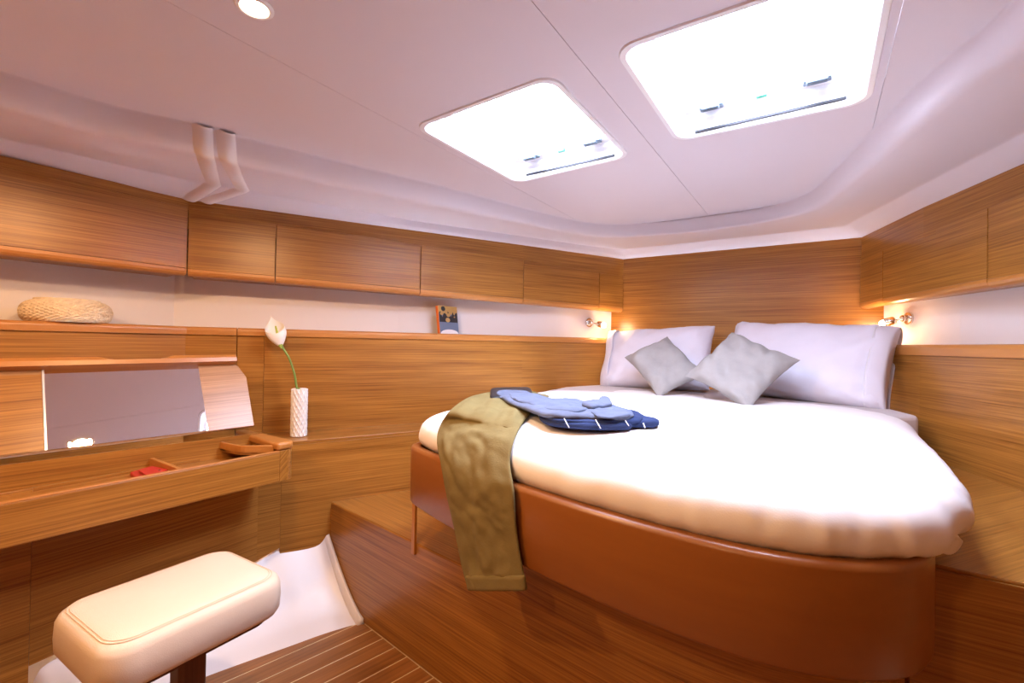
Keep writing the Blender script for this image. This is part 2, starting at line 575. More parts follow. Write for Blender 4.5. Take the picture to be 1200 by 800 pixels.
# ------------------------------------------------------------------ ceiling
RW = LF + RF[::-1]                                                    # along the locker tops, port aft to starboard aft
R3 = [(-2.56, AFT), (-2.54, 0.36), (-2.49, 0.955), (-2.31, 1.295), (-1.994, 1.894), (-1.667, 2.50), (-1.42, 2.98), (-1.228, YF), (-0.85, YF), (-0.5, YF), (-0.10, YF), (0.19, YF), (0.29, 3.05), (0.383, 2.783), (0.581, 2.293), (1.0, 1.25), (1.33, AFT)]
R2 = [(-2.43, AFT), (-2.391, 0.336), (-2.29, 0.873), (-2.14, 1.26), (-1.926, 1.828), (-1.613, 2.397), (-1.37, 2.85), (-1.19, 3.15), (-0.84, 3.155), (-0.5, 3.155), (-0.12, 3.15), (0.115, 3.14), (0.21, 2.88), (0.30, 2.64), (0.46, 2.235), (0.86, 1.2), (1.20, AFT)]
R1 = [(-2.12, AFT), (-2.078, 0.291), (-1.96, 0.72), (-1.85, 1.10), (-1.68, 1.59), (-1.44, 2.14), (-1.30, 2.48), (-1.12, 2.76), (-0.80, 2.855), (-0.5, 2.87), (-0.22, 2.82), (-0.02, 2.69), (0.07, 2.45), (0.16, 2.15), (0.285, 1.735), (0.45, 1.15), (0.82, AFT)]
R0 = [(-1.93, AFT), (-1.888, 0.262), (-1.785, 0.678), (-1.69, 0.99), (-1.53, 1.44), (-1.355, 2.018), (-1.25, 2.36), (-1.08, 2.65), (-0.78, 2.765), (-0.5, 2.785), (-0.24, 2.745), (-0.06, 2.60), (0.03, 2.34), (0.115, 2.03), (0.235, 1.60), (0.38, 1.10), (0.72, AFT)]
ZB1 = [0.650] * 4 + [0.655, 0.665] + [0.676] * 11
R1 = [(x * z / 0.69, y * z / 0.69 if y > AFT else AFT) for (x, y), z in zip(R1, ZB1)]
R2 = [(x * 0.716 / 0.69, y * 0.716 / 0.69 if y > AFT else AFT) for x, y in R2]
R0 = [(x * 1.012, y * 1.012 if y > AFT else AFT) for x, y in R0]
per = 6
c0, c1 = catmull([(x, y, 0) for x, y in R0], per), catmull([(x, y, z) for (x, y), z in zip(R1, ZB1)], per)
c2, c3 = lerp_path([(x, y, 0) for x, y in R2], per), lerp_path([(x, y, 0) for x, y in R3], per)
rings = []
zb, zl_ = Z(0.652), Z(0.716)
for t, s in ((0, 0.0), (0.0, -0.05), (0.08, 0.15), (0.25, 0.45), (0.45, 0.70), (0.7, 0.90), (1.0, 1.0)):
    rings.append([V((a.x + (b.x - a.x) * t, a.y + (b.y - a.y) * t, zmain(a.x) + 0.003 + (Z(b.z) - zmain(a.x)) * s)) for a, b in zip(c0, c1)])
for t in (0.05, 0.3, 0.6, 0.95, 1.0):
    rings.append([V((a.x + (b.x - a.x) * t, a.y + (b.y - a.y) * t, Z(a.z) + (zl_ - Z(a.z)) * t)) for a, b in zip(c1, c2)])
for t in (0.05, 0.5, 1.0):
    rings.append([V((a.x + (b.x - a.x) * t, a.y + (b.y - a.y) * t, zl_ + (Z(0.66) - zl_) * t)) for a, b in zip(c2, c3)])
c4 = [V((p.x + (p.x + 0.53) * 0.35, p.y + (0.2 if p.y > 3.3 else 0), Z(0.66))) for p in c3]
rings.append(c4)
cv = [p for r in rings for p in r]
ceil = mk('ceiling', cv, grid_faces(len(rings), len(c0)), M['liner'], smooth=True, loc=(-0.5, 1.0, Z(0.7)))
tag(ceil, kind='structure')

def rrect(x0, x1, y0, y1, r, n=6):
    out = []
    for (cx, cy, a0) in ((x1 - r, y1 - r, 0), (x0 + r, y1 - r, 90), (x0 + r, y0 + r, 180), (x1 - r, y0 + r, 270)):
        for k in range(n + 1):
            t = math.radians(a0 + 90 * k / n)
            out.append(V((cx + r * math.cos(t), cy + r * math.sin(t))))
    return out

tray = [V((p.x, p.y)) for p in c0]
seams = [-9, -1.215, -0.538, 0.142, 9]
for i in range(4):
    x0, x1 = seams[i] + 0.0008, seams[i + 1] - 0.0008
    poly = clip(clip(list(tray), lambda p: p.x - x0), lambda p: x1 - p.x)
    holes = [rrect(*h, 0.055) for h in HATCH.values() if x0 < h[0] and h[1] < x1]
    loops = [[V((p.x, p.y, 0)) for p in poly]] + [[V((p.x, p.y, 0)) for p in reversed(h)] for h in holes]
    flat = [p for l in loops for p in l]
    tris = tessellate_polygon(loops)
    ks = sorted(abs(p.x + .53) for p in flat)
    pv = [V((p.x, p.y, zmain(p.x))) for p in flat]
    nn = len(pv)
    pv += [V((p.x, p.y, p.z + 0.006)) for p in pv]
    pf = [tuple(t) for t in tris]
    st = 0
    for l in loops:
        m_ = len(l)
        for k in range(m_):
            a_, b_ = st + k, st + (k + 1) % m_
            pf.append((a_, b_, nn + b_, nn + a_))
        st += m_
    mk('ceiling_panel', pv, pf, M['liner'], ceil)
# deck above the headliner keeps daylight out except through the hatches
loops = [[V(p) for p in ((-3.2, AFT - 0.3, 0), (2.0, AFT - 0.3, 0), (2.0, 3.8, 0), (-3.2, 3.8, 0))]] + [[V((p.x, p.y, 0)) for p in reversed(rrect(*h, 0.055))] for h in HATCH.values()]
flat = [p for l in loops for p in l]
dv = [V((p.x, p.y, Z(0.80))) for p in flat]
mk('deck', dv, [tuple(t) for t in tessellate_polygon(loops)], M['gel'], ceil)

# moulded ribs across the headliner flange where two mouldings meet
def on_ring(ring, u, z_):
    """point where pixel column u meets a ring path"""
    r = ray(u, 150)
    best = None
    for a, b in zip(ring, ring[1:]):
        d = b - a
        det = r.x * -d.y + r.y * d.x
        if abs(det) < 1e-9: continue
        s = (r.x * a.y - r.y * a.x) / (r.y * d.x - r.x * d.y)
        t = (a.x + d.x * s) / r.x
        if 0 <= s <= 1 and t > 0:
            best = a + d * s
    return best
R2p, R3p = c2, c3
for us in ((237, 241, 252, 224), (264, 269, 286, 244)):
    sm = []
    nr_ = len(rings) - 1
    for k_, rg in enumerate(rings[:-1]):
        if k_ <= 6: u_ = us[0] + (us[1] - us[0]) * k_ / 6
        elif k_ <= 11: u_ = us[1] + (us[2] - us[1]) * (0.08, 0.3, 0.6, 0.95, 1.0)[k_ - 7]
        else: u_ = us[2] + (us[3] - us[2]) * (0.05, 0.5, 1.0)[k_ - 12]
        p = on_ring(rg, u_, 0)
        if k_ == 0: p = p + V((0.015, 0, -0.001))
        if p is not None and (not sm or (p - sm[-1]).length > 0.012): sm.append(p)
    sm = lerp_path(sm, 3)
    for _ in range(2):
        sm = [sm[0]] + [(sm[k - 1] + sm[k] * 2 + sm[k + 1]) / 4 for k in range(1, len(sm) - 1)] + [sm[-1]]
    al = V((0.2, 1, 0)).normalized()
    sec = [(-0.046, -0.016), (-0.032, -0.002), (-0.022, 0.010), (-0.012, 0.018), (0.0, 0.020), (0.012, 0.018), (0.022, 0.010), (0.032, -0.002), (0.046, -0.016)]
    rv = []
    for k_, p in enumerate(sm):
        for (s_, h) in sec:
            rv.append(p + al * s_ + V((h * 0.75, 0, -h * 0.65)))
    mk('ceiling_rib', rv, grid_faces(len(sm), len(sec)), M['gel'], ceil, smooth=True)

# ------------------------------------------------------------------ deck hatches
def hatch(nm, h):
    x0, x1, y0, y1 = h
    zc = zmain((x0 + x1) / 2)
    zl = lambda p, dz: V((p.x, p.y, zmain(p.x) + dz))
    prof = [(-0.012, -0.001), (-0.010, -0.006), (0.004, -0.007), (0.010, 0.000), (0.012, 0.035), (0.030, 0.045), (0.032, 0.062), (0.060, 0.066), (0.062, 0.115), (-0.012, 0.115)]
    loopsr = [rrect(x0 + d, x1 - d, y0 + d, y1 - d, max(0.055 - d * 0.5, 0.02)) for d, _ in prof]
    v, n = [], len(loopsr[0])
    for lp, (d, dz) in zip(loopsr, prof):
        v += [zl(p, dz) for p in lp]
    f = grid_faces(len(prof) + 0, n, True)
    root = mk(nm, v, f, M['frame'], None, loc=((x0 + x1) / 2, (y0 + y1) / 2, zc))
    tag(root, kind='structure')
    pl = rrect(x0 + 0.055, x1 - 0.055, y0 + 0.055, y1 - 0.055, 0.03)
    zp = zc + 0.085
    pvv, pff = prism(pl, zp, zp + 0.010)
    mk('pane', pvv, pff, M['pane'], root)
    # black gasket at the forward and outboard edges
    mk('gasket', *boxm((x0, y1, zc), (1, 0, 0), (0, 1, 0), (0, 0, 1), 0.06, x1 - x0 - 0.05, -0.0165, -0.010, 0.006, 0.014), M['gasket'], root)
    ix0, ix1, iy1 = x0 + 0.060, x1 - 0.060, y1 - 0.062
    for t in (0.15, 0.85):
        cx = ix0 + (ix1 - ix0) * t
        b1 = boxm((cx, iy1, zc + 0.068), (1, 0, 0), (0, 1, 0), (0, 0, 1), -0.036, 0.036, -0.026, 0.004, -0.016, 0.004)
        b2 = boxm((cx, iy1, zc + 0.060), (1, 0, 0), (0, 1, 0), (0, 0, 1), -0.027, 0.027, -0.040, -0.018, -0.020, -0.006)
        mk('latch', *b1, M['latch'], root, bevel=0.003)
        o = mk('latch_handle', *b2, M['latch'], root, bevel=0.003)
    cx = (ix0 + ix1) / 2
    mk('sticker', *boxm((cx, iy1, zc + 0.064), (1, 0, 0), (0, 1, 0), (0, 0, 1), -0.014, 0.014, -0.012, 0.001, -0.012, 0.006), M['green'], root)
    return root
hatch('window_1', HATCH['big'])
hatch('window_2', HATCH['small'])

# ------------------------------------------------------------------ overhead lockers
def locker(a, b, za, zb_, outward, label, group, ta=0.62, tb_=0.62, da=0.24, db=0.24):
    """a, b plan points of the face (aft to forward); za / zb_ heights of the lower edge"""
    a, b = V((a[0], a[1], 0)), V((b[0], b[1], 0))
    t = (b - a).normalized()
    nrm = V((-t.y, t.x, 0)) * outward                    # pointing to the hull
    L_ = (b - a).length
    g = 0.0022
    root = empty('overhead_locker', (a + b) / 2 + nrm * 0.1 + V((0, 0, (za + zb_) / 2)), label, 'cabinet', group)
    zt = lambda x: Z(ta + (tb_ - ta) * x / L_)
    def quad(x0, x1, d0, d1, lo, hi):
        # lo / hi given as (za-based offset) functions of x
        v = []
        for d in (d0, d1):
            for (x, h) in ((x0, lo), (x1, lo), (x1, hi), (x0, hi)):
                p = a + t * x + nrm * d
                v.append(V((p.x, p.y, h(x))))
        return v, [(0, 1, 2, 3), (7, 6, 5, 4), (0, 4, 5, 1), (1, 5, 6, 2), (2, 6, 7, 3), (3, 7, 4, 0)]
    lo = lambda x: za + (zb_ - za) * x / L_
    bv, bf = quad(0.001, L_ - 0.001, 0.022, da - 0.015, lambda x: lo(x) + 0.012, lambda x: Z(0.655))
    for q in (5, 6):
        bv[q] = bv[q] + nrm * (db - da)
    mk('body', bv, bf, M['teak'], root, grain=t)
    dr_ = mk('door', *quad(g, L_ - g, 0.0, 0.020, lambda x: lo(x) + 0.034, zt), M['teak'], root, grain=t, bevel=0.0015)
    # rounded solid-wood grip along the lower edge of the door
    prof = [(0.0, 0.033), (0.0, 0.020), (0.004, 0.010), (0.012, 0.003), (0.022, 0.0), (0.045, 0.0), (0.045, 0.012), (0.02, 0.033)]
    v = []
    for x in (g, L_ - g):
        for (d, h) in prof:
            p = a + t * x + nrm * d
            v.append(V((p.x, p.y, lo(x) + h)))
    n = len(prof)
    f = [tuple(range(n)), tuple(range(2 * n - 1, n - 1, -1))] + [(i, n + i, n + (i + 1) % n, (i + 1) % n) for i in range(n)]
    mk('grip_rail', v, f, M['solid'], dr_, grain=t)
    return root
YB = [-0.25, 0.955, 1.283, 1.955, 2.568, 3.140, 3.345]
ZB = [0.300, 0.300, 0.296, 0.284, 0.271, 0.262, 0.258]
ZT = [0.625, 0.620, 0.600, 0.577, 0.560, 0.535, 0.530]
LAB = ['long overhead teak locker above the wicker basket', 'short overhead teak locker above the vanity lid\'s end',
       'overhead teak locker above the calla lily', 'overhead teak locker above the propped book',
       'overhead teak locker beside the narrow end locker, port reading lamp below', 'narrow teak end locker by the headboard above port reading lamp']
locker(pt_on(LF, AFT), pt_on(LF, -0.25), Z(0.30), Z(0.30), 1, 'overhead teak locker next to the aft bulkhead, port side', 'port overhead lockers')
for i in range(6):
    locker(pt_on(LF, YB[i]), pt_on(LF, YB[i + 1]), Z(ZB[i]), Z(ZB[i + 1]), 1, LAB[i], 'port overhead lockers', ZT[i], ZT[i + 1], hull_d(LF, HD_L, YB[i]), hull_d(LF, HD_L, YB[i + 1]))
YR = [AFT, 0.9, 2.435, 3.103, 3.345]
LR = ['overhead teak locker next to the aft bulkhead, starboard side', 'long overhead teak locker on the starboard side beside the open shelf',
      'overhead teak locker above the starboard reading lamp', 'narrow teak end locker by the headboard above starboard pillow']
for i in range(4):
    a, b = pt_on(RF, YR[i]), pt_on(RF, YR[i + 1])
    locker(a, b, Z(0.247), Z(0.243), -1, LR[i], 'starboard overhead lockers', (0.57, 0.56, 0.548, 0.530)[i], (0.56, 0.548, 0.530, 0.525)[i], hull_d(RF, HD_R, YR[i]), hull_d(RF, HD_R, YR[i + 1]))
t1 = mk('trim_1', *strip_prism(LF, 0.008, 0.021, Z(0.522), Z(0.664)), M['teak'], grain=(0.4, 0.9, 0), loc=(-2, 1, Z(0.62)))
t2 = mk('trim_2', *strip_prism(RF, -0.021, -0.008, Z(0.518), Z(0.664)), M['teak'], grain=(-0.36, 0.93, 0), loc=(0.8, 1, Z(0.62)))
tag(t1, kind='structure'); tag(t2, kind='structure')

# ------------------------------------------------------------------ berth platform and side bench
plat = mk('berth_platform', *prism([(-2.04, plat_y(-2.04)), (0.17, plat_y(0.17)), (0.17, 2.2), (-1.60, 2.2), (-1.70, 1.97)], 0.0, Z(-0.78)), M['teak'], grain=(1, -0.137, 0), bevel=0.006, loc=(-1, 1.5, 0))
tag(plat, 'teak step platform that carries the berth above the floor planks', 'platform')
bench = mk('side_bench', *prism([(0.1705, 1.375), (0.945, 1.375), pt_on(RF, 2.29), pt_on(RF, 3.0), (0.1705, 3.0)], 0.0, Z(-0.47)), M['teak'], grain=(0.55, 0.83, 0), bevel=0.004, loc=(0.5, 2.0, 0))
tag(bench, 'teak side bench between the bed and the starboard wall', 'bench')
mk('front_panel', *boxm((0.176, 1.375, 0), (1, 0, 0), (0, 1, 0), (0, 0, 1), 0.0, 0.765, -0.008, 0.0, 0.0, Z(-0.478)), M['teak'], bench, grain=(1, 0, 0.01))

# ------------------------------------------------------------------ bed
bed = empty('bed', (-0.5, 1.9, Z(-0.78)), 'built-in double bed with a curved reddish wooden board around its foot', 'bed')
rimk = [(-1.37, 2.45), (-1.31, 1.75), (-1.285, 1.42), (-1.262, 1.27), (-1.225, 1.19), (-1.12, 1.142), (-0.93, 1.082), (-0.675, 1.018), (-0.408, 0.966), (-0.20, 0.945), (-0.06, 0.952), (0.04, 0.985), (0.115, 1.035), (0.165, 1.105), (0.192, 1.21), (0.20, 1.40), (0.20, 2.3)]
rim = [(p.x, p.y) for p in catmull([(x, y, 0) for x, y in rimk], 7)]
z0, z1 = Z(-0.572), Z(-0.370)
prof = [(0.0, z0 + 0.010), (0.0, z1 - 0.012), (0.003, z1 - 0.004), (0.011, z1), (0.030, z1), (0.037, z1 - 0.006), (0.038, z0 + 0.004), (0.032, z0), (0.010, z0), (0.003, z0 + 0.004)]
mk('foot_board', *loop_band(rim, prof), M['mahogany'], bed, grain=(1, -0.2, 0), smooth=True)
inner = [tuple(p) for p in offs(rim, 0.036)][6:-6]
mk('slat_base', *prism(inner, z0 + 0.004, Z(-0.470)), M['teak'], bed, grain=(1, 0, 0))
base = [(-0.52 + (x + 0.52) * (0.963 if x > -0.52 else 0.84), 1.9 + (y - 1.9) * 0.80) for x, y in rim]
mk('base', *prism(base, Z(-0.782), z0 + 0.006), M['teak'], bed, grain=(1, -0.137, 0))
st = V((-1.305, plat_y(-1.305) - 0.003, 0))
mk('support_strut', *boxm(st, (1, -0.137, 0), (0.137, 1, 0), (0, 0, 1), -0.010, 0.010, -0.008, 0.004, Z(-0.822), Z(-0.553)), M['solid'], bed, grain=(0, 0, 1), bevel=0.003)

matt_pl = [(-0.52 + (x + 0.52) * 0.90, 1.9 + (y - 1.9) * 0.86) for x, y in rim]
msel = [p for p in matt_pl if p[1] < 2.4]
mpoly = [(-1.36, 2.42)] + msel + [(0.16, 2.42), (0.36, 2.60), (0.15, 3.30), (-1.22, 3.30), (-1.40, 2.72)]
mo = mk('mattress', *prism(mpoly, Z(-0.468), Z(-0.272)), M['undersheet'], bevel=0.02, seg=3, loc=(-0.5, 2.0, Z(-0.468)))
tag(mo, 'mattress in a grey-white fitted sheet, showing beneath the pillows', 'mattress')

# duvet: rings from the middle to the hem over a closed plan outline
ol = [(-1.235, 1.235), (-1.12, 1.165), (-0.93, 1.10), (-0.675, 1.035), (-0.408, 0.982), (-0.20, 0.962), (-0.05, 0.972), (0.05, 1.005), (0.135, 1.055), (0.205, 1.13), (0.255, 1.25), (0.285, 1.45), (0.31, 1.8), (0.325, 2.2), (0.31, 2.55), (0.16, 2.76), (-0.2, 2.84), (-0.6, 2.88), (-0.95, 2.90), (-1.22, 2.85), (-1.40, 2.68), (-1.45, 2.45), (-1.42, 2.1), (-1.36, 1.7), (-1.30, 1.42)]
outl = catmull([(x, y, 0) for x, y in ol], 10, True)
cen = V((-0.5, 1.85, 0))
zt, zh = Z(-0.222), Z(-0.384)
prof = [(None, k / 16) for k in range(1, 17)]
def hem_z(p):
    r = 0.0
    # at the starboard front corner the hem hangs over the board
    k = max(0, min(1, (p.x - 0.10) / 0.15)) * max(0, min(1, (1.75 - p.y) / 0.3))
    r += k * (0.022 + 0.012 * math.sin(p.y * 38))
    k2 = max(0, min(1, (p.y - 2.3) / 0.4))
    r += 0.085 * k2
    return zh + r
rows = []
n_o = len(outl)
edge_prof = [(0.30, 0.0), (0.24, 0.015), (0.18, 0.045), (0.13, 0.085), (0.095, 0.13), (0.065, 0.19), (0.040, 0.27), (0.020, 0.37), (0.007, 0.48), (0.001, 0.60), (0.0, 0.70), (0.003, 0.80), (0.010, 0.88), (0.022, 0.95), (0.034, 1.0)]
def ztop_(p):
    return zt - 0.030 * max(0, min(1, (p.y - 1.5) / 0.9))
def wr(p):
    a = noise.noise(V((p.x * 2.1, p.y * 2.1, 0))) * 0.010
    b = noise.noise(V((p.x * 6 + 3, p.y * 6, 2))) * 0.006
    c = noise.noise(V((p.x * 16 + 3, p.y * 10, 5))) * 0.003 + abs(noise.noise(V((p.x * 5 + p.y * 3, p.y * 4 - p.x, 9)))) * -0.008
    return a + b + c
cols = []
for i, o_ in enumerate(outl):
    d = (cen - o_)
    dist = d.length
    u = d.normalized()
    col = []
    for k in range(12):
        rr = k / 12 * (dist - 0.30)
        p = cen - u * rr
        col.append(V((p.x, p.y, ztop_(p) + wr(p) - 0.012 * (k / 12) ** 2)))
    tang = (outl[(i + 1) % n_o] - outl[i - 1]).normalized()
    fold = noise.noise(V((o_.x * 9, o_.y * 9, 7.0))) * 0.6 + noise.noise(V((o_.x * 22, o_.y * 22, 3.0))) * 0.4
    corner = max(0, min(1, (o_.x + 0.02) / 0.2)) * max(0, min(1, (1.7 - o_.y) / 0.3))
    hz = hem_z(o_)
    for (dd, q) in edge_prof:
        amp = min(1, q * 2.2)
        e = (fold * (0.011 + 0.006 * corner) + 0.006 * noise.noise(V((o_.x * 34, o_.y * 34, q * 2)))) * amp
        p = o_ + u * (dd + e + 0.004)
        zz = ztop_(p) - 0.012 + (hz - (ztop_(p) - 0.012)) * q + wr(p) * (1 - q)
        col.append(V((p.x, p.y, zz)))
    cols.append(col)
m_ = len(cols[0])
dv = [c[j] for j in range(m_) for c in cols]
df = grid_faces(m_, n_o, True)
duv = mk('duvet', dv, df, M['sheet'], smooth=True, loc=(-0.5, 1.85, zt - 0.1))
duv.modifiers.new('sub', 'SUBSURF').render_levels = 1
tag(duv, 'white duvet spread over the bed, tucked into the curved board', 'duvet')
# hem flap folded out at the corner
fp = [P(1098, 628, -0.335), P(1118, 628, -0.34), P(1126, 632, -0.352), P(1118, 645, -0.372), P(1107, 648, -0.376), P(1096, 640, -0.365)]
fc = sum(fp, V((0, 0, 0))) / len(fp)
fo = catmull(fp, 5, True)
fv = [fc + V((0, 0, 0.012))] + [fc.lerp(p, 0.6) + V((0, 0, 0.006)) for p in fo] + fo
n = len(fo)
ff = [(0, 1 + i, 1 + (i + 1) % n) for i in range(n)] + [(1 + i, 1 + n + i, 1 + n + (i + 1) % n, 1 + (i + 1) % n) for i in range(n)]
mk('hem_flap', fv, ff, M['sheet'], duv, smooth=True, solid=0.008)

# ------------------------------------------------------------------ pillows and cushions
def cushion(name, c, ax, ay, W, H, T, m, label, cat, group, seed=0, pinch=0.07, power=0.5, flange=0, corner=0.0, n=36):
    """pillow in the frame ax (width), ay (height); c is the middle"""
    ax, ay = V(ax).normalized(), V(ay)
    ay = (ay - ax * ay.dot(ax)).normalized()
    az = ax.cross(ay)
    c = V(c)
    v = []
    for side in (1, -1):
        for j in range(n + 1):
            for i in range(n + 1):
                u, w_ = -1 + 2 * i / n, -1 + 2 * j / n
                u, w_ = math.sin(u * math.pi / 2), math.sin(w_ * math.pi / 2)
                x = W / 2 * u * (1 - pinch * u * u * (1 - w_ * w_) ) * (1 + corner * (u * w_) ** 4)
                y = H / 2 * w_ * (1 - pinch * w_ * w_ * (1 - u * u)) * (1 + corner * (u * w_) ** 4)
                t = (max(0, (1 - u ** 4)) * max(0, (1 - w_ ** 4))) ** power
                e = min(1, 3 * t)
                wk = (noise.noise(V((x * 7 + seed, y * 7, side * 3.0))) * 0.024 + noise.noise(V((x * 19 + seed, y * 13, side))) * 0.012 + abs(noise.noise(V((x * 9 - y * 7 + seed, y * 5, 2.0)))) * 0.022) * e
                # creases that radiate from the corners
                wk += 0.006 * math.sin(9 * math.atan2(abs(w_) - 1.05, abs(u) - 1.05) * 2 + seed) * e * (abs(u * w_)) ** 2
                z = side * (T / 2 * t) + wk
                v.append(c + ax * x + ay * y + az * z)
    k = (n + 1) ** 2
    f = [tuple(q) for q in grid_faces(n + 1, n + 1)]
    f += [tuple(k + i for i in reversed(q)) for q in grid_faces(n + 1, n + 1)]
    lo = min(p.z for p in v)
    o = mk(name, v, f, m, smooth=True, loc=(c.x, c.y, lo))
    tag(o, label, cat, group)
    return o, ax, ay, az

pz = Z(-0.255)
# left pillow leans on the headboard
pl, ax, ay, az = cushion('pillow', (-0.905, 3.085, Z(-0.075)), (1, -0.10, 0.05), (0, 0.40, 0.92), 0.72, 0.43, 0.22, M['pillow'], 'white pillow on the port side, behind the smaller grey cushion tip', 'pillow', 'white bed pillows', 1, pinch=0.05, power=0.42)
pr_, ax2, ay2, az2 = cushion('pillow', (-0.080, 3.00, Z(-0.070)), (1, -0.28, -0.055), (0.05, 0.42, 0.90), 0.80, 0.45, 0.25, M['pillow'], 'white pillow with stitched open end beside the starboard reading lamp', 'pillow', 'white bed pillows', 5, pinch=0.04, power=0.40)
def cuff(o, c, ax, ay, az, W, H, T, sgn, m, pinch, power):
    """stitched open end of the pillowcase, wrapped round the end of the pillow"""
    c = V(c)
    loop_n = 24
    rows_ = []
    for i in range(7):
        u = 0.80 + 0.205 * i / 6
        rr = []
        for side in (1, -1):
            for j in range(loop_n):
                w_ = (-1 + 2 * j / loop_n) * side
                w2 = math.sin(w_ * math.pi / 2)
                x = W / 2 * u * (1 - pinch * min(1, u) ** 2 * (1 - w2 * w2))
                y = H / 2 * w2 * (0.985 - 0.03 * max(0, u - 0.9) * 5)
                t = (max(0, 1 - (u * 0.945) ** 4) * max(0, 1 - w2 ** 4)) ** power
                rr.append(c + ax * (sgn * x) + ay * y + az * (side * (T / 2 * t + 0.010) + 0.006 * math.sin(w_ * 9 + u * 5)))
        rows_.append(rr)
    k = loop_n * 2
    mk('pillowcase_cuff', [p for r in rows_ for p in r], grid_faces(7, k, True), m, o, smooth=True, solid=0.004)
    for u_i in (0,):
        ring = [p + (p - c).normalized() * 0.003 for p in rows_[0]]
        mk('stitching', *tube(ring + ring[:1], 0.0022, 6), M['white'], o, smooth=True)
cuff(pr_, (-0.080, 3.00, Z(-0.070)), ax2, ay2, az2, 0.80, 0.45, 0.25, 1, M['pillow'], 0.04, 0.40)
cuff(pl, (-0.905, 3.085, Z(-0.075)), ax, ay, az, 0.72, 0.43, 0.22, -1, M['pillow'], 0.05, 0.42)

def cushion_px(corners, depth_y, lab, T, seed):
    """corners left, top, right, bottom as pixels; each with its own y"""
    pts = [CAM + ray(u, v) * (y / ray(u, v).y) for (u, v), y in zip(corners, depth_y)]
    l, t, r, b = pts
    c = (l + t + r + b) / 4
    e1 = ((t - l) + (r - b)) / 2
    e2 = ((t - r) + (l - b)) / 2
    o, *_ = cushion('scatter_cushion', c, e1, e2, e1.length * 1.04, e2.length * 1.04, T, M['grey'], lab, 'cushion', 'grey scatter cushions', seed, pinch=0.06, power=0.55, corner=0.03)
    return e1.length, e2.length
print('cushions', cushion_px([(725, 422), (783, 398), (823, 436), (783, 461)], [2.74, 2.88, 2.70, 2.57], 'grey linen cushion leaning on the port pillow, half behind another cushion', 0.11, 3),
      cushion_px([(803, 446), (852, 396), (940, 418), (880, 470)], [2.52, 2.74, 2.64, 2.45], 'grey linen cushion overlapping its twin and leaning on the starboard pillow', 0.11, 8))

# ------------------------------------------------------------------ clothes on the bed
def cloth_strip(name, left, right, m, label, cat, thick=0.008, cols_=14, amp=0.006, seed=0, per_=6):
    Lp, Rp = catmull(left, per_), catmull(right, per_)
    v = []
    for j, (a, b) in enumerate(zip(Lp, Rp)):
        for i in range(cols_ + 1):
            t = i / cols_
            p = a.lerp(b, t)
            d = (b - a).normalized()
            tn = (Lp[min(j + 1, len(Lp) - 1)] - Lp[max(j - 1, 0)]).normalized()
            nn_ = d.cross(tn).normalized()
            if nn_.z < 0 and abs(nn_.z) > 0.3: nn_ = -nn_
            if abs(nn_.z) <= 0.3 and nn_.y > 0: nn_ = -nn_
            q = 0.7 * noise.noise(V((t * 5 + seed, j * 0.10, seed))) + 0.45 * noise.noise(V((t * 9, j * 0.45, seed + 4))) - 0.8 * abs(noise.noise(V((t * 6 + j * 0.12, j * 0.16 - t * 3, seed + 8))))
            edge = min(1, t * 6, (1 - t) * 6)
            v.append(p + nn_ * (amp * (q * 0.8 + 0.7) * edge))
    rows_ = len(Lp)
    o = mk(name, v, grid_faces(rows_, cols_ + 1), m, smooth=True, loc=tuple(sum((V(p) for p in v), V((0, 0, 0))) / len(v)), solid=thick)
    s = o.modifiers.new('sub', 'SUBSURF')
    s.levels = s.render_levels = 1
    if label: tag(o, label, cat)
    return o

ra, rb = V((-0.93, 1.082)), V((-0.60, 1.002))
ra2, rb2 = ra + V((-0.004, -0.016)), rb + V((-0.004, -0.016))
from mathutils.bvhtree import BVHTree
bvh = BVHTree.FromPolygons([tuple(p) for p in dv], df)
def on_bed(u, v, lift=0.008):
    """where the pixel's ray meets the duvet"""
    hit = bvh.ray_cast(CAM, ray(u, v).normalized())
    if hit[0] is None:
        return P(u, v, -0.232 + lift)
    n_ = hit[1] if hit[1].z > 0 else -hit[1]
    return hit[0] + n_ * lift
def bed_z(u, v):
    return on_bed(u, v, 0).z - EYE
def hang(u, v, d=0.0):
    return Pplane(u, v, ra2 - V((0, d)), rb2 - V((0, d)))
Lt = [on_bed(578, 459), on_bed(550, 466), on_bed(529, 480), on_bed(519, 497), on_bed(516, 516, 0.012), hang(518, 548), hang(524, 580), hang(531, 610), hang(541, 660), hang(549, 690)]
Rt = [on_bed(644, 466), on_bed(628, 481), on_bed(613, 499), on_bed(604, 519), on_bed(601, 541, 0.012), hang(602, 572), hang(604, 600), hang(606, 625), hang(612, 662), hang(618, 690)]
tr = cloth_strip('trousers', Lt, Rt, M['khaki'], 'khaki cotton trousers hanging over the foot board from the duvet', 'trousers', 0.009, amp=0.016, seed=2, cols_=30)
# turned hem
hl = [Pplane(546, 673, ra2 - V((0, .007)), rb2 - V((0, .007))), Pplane(549, 692, ra2 - V((0, .007)), rb2 - V((0, .007)))]
hr = [Pplane(615, 673, ra2 - V((0, .007)), rb2 - V((0, .007))), Pplane(618, 692, ra2 - V((0, .007)), rb2 - V((0, .007)))]
hm = cloth_strip('hem', hl, hr, M['khaki'], None, None, 0.016, amp=0.006, seed=5, per_=4)
hm.parent = tr
hm.location = WPOS[hm.name] - WPOS[tr.name]

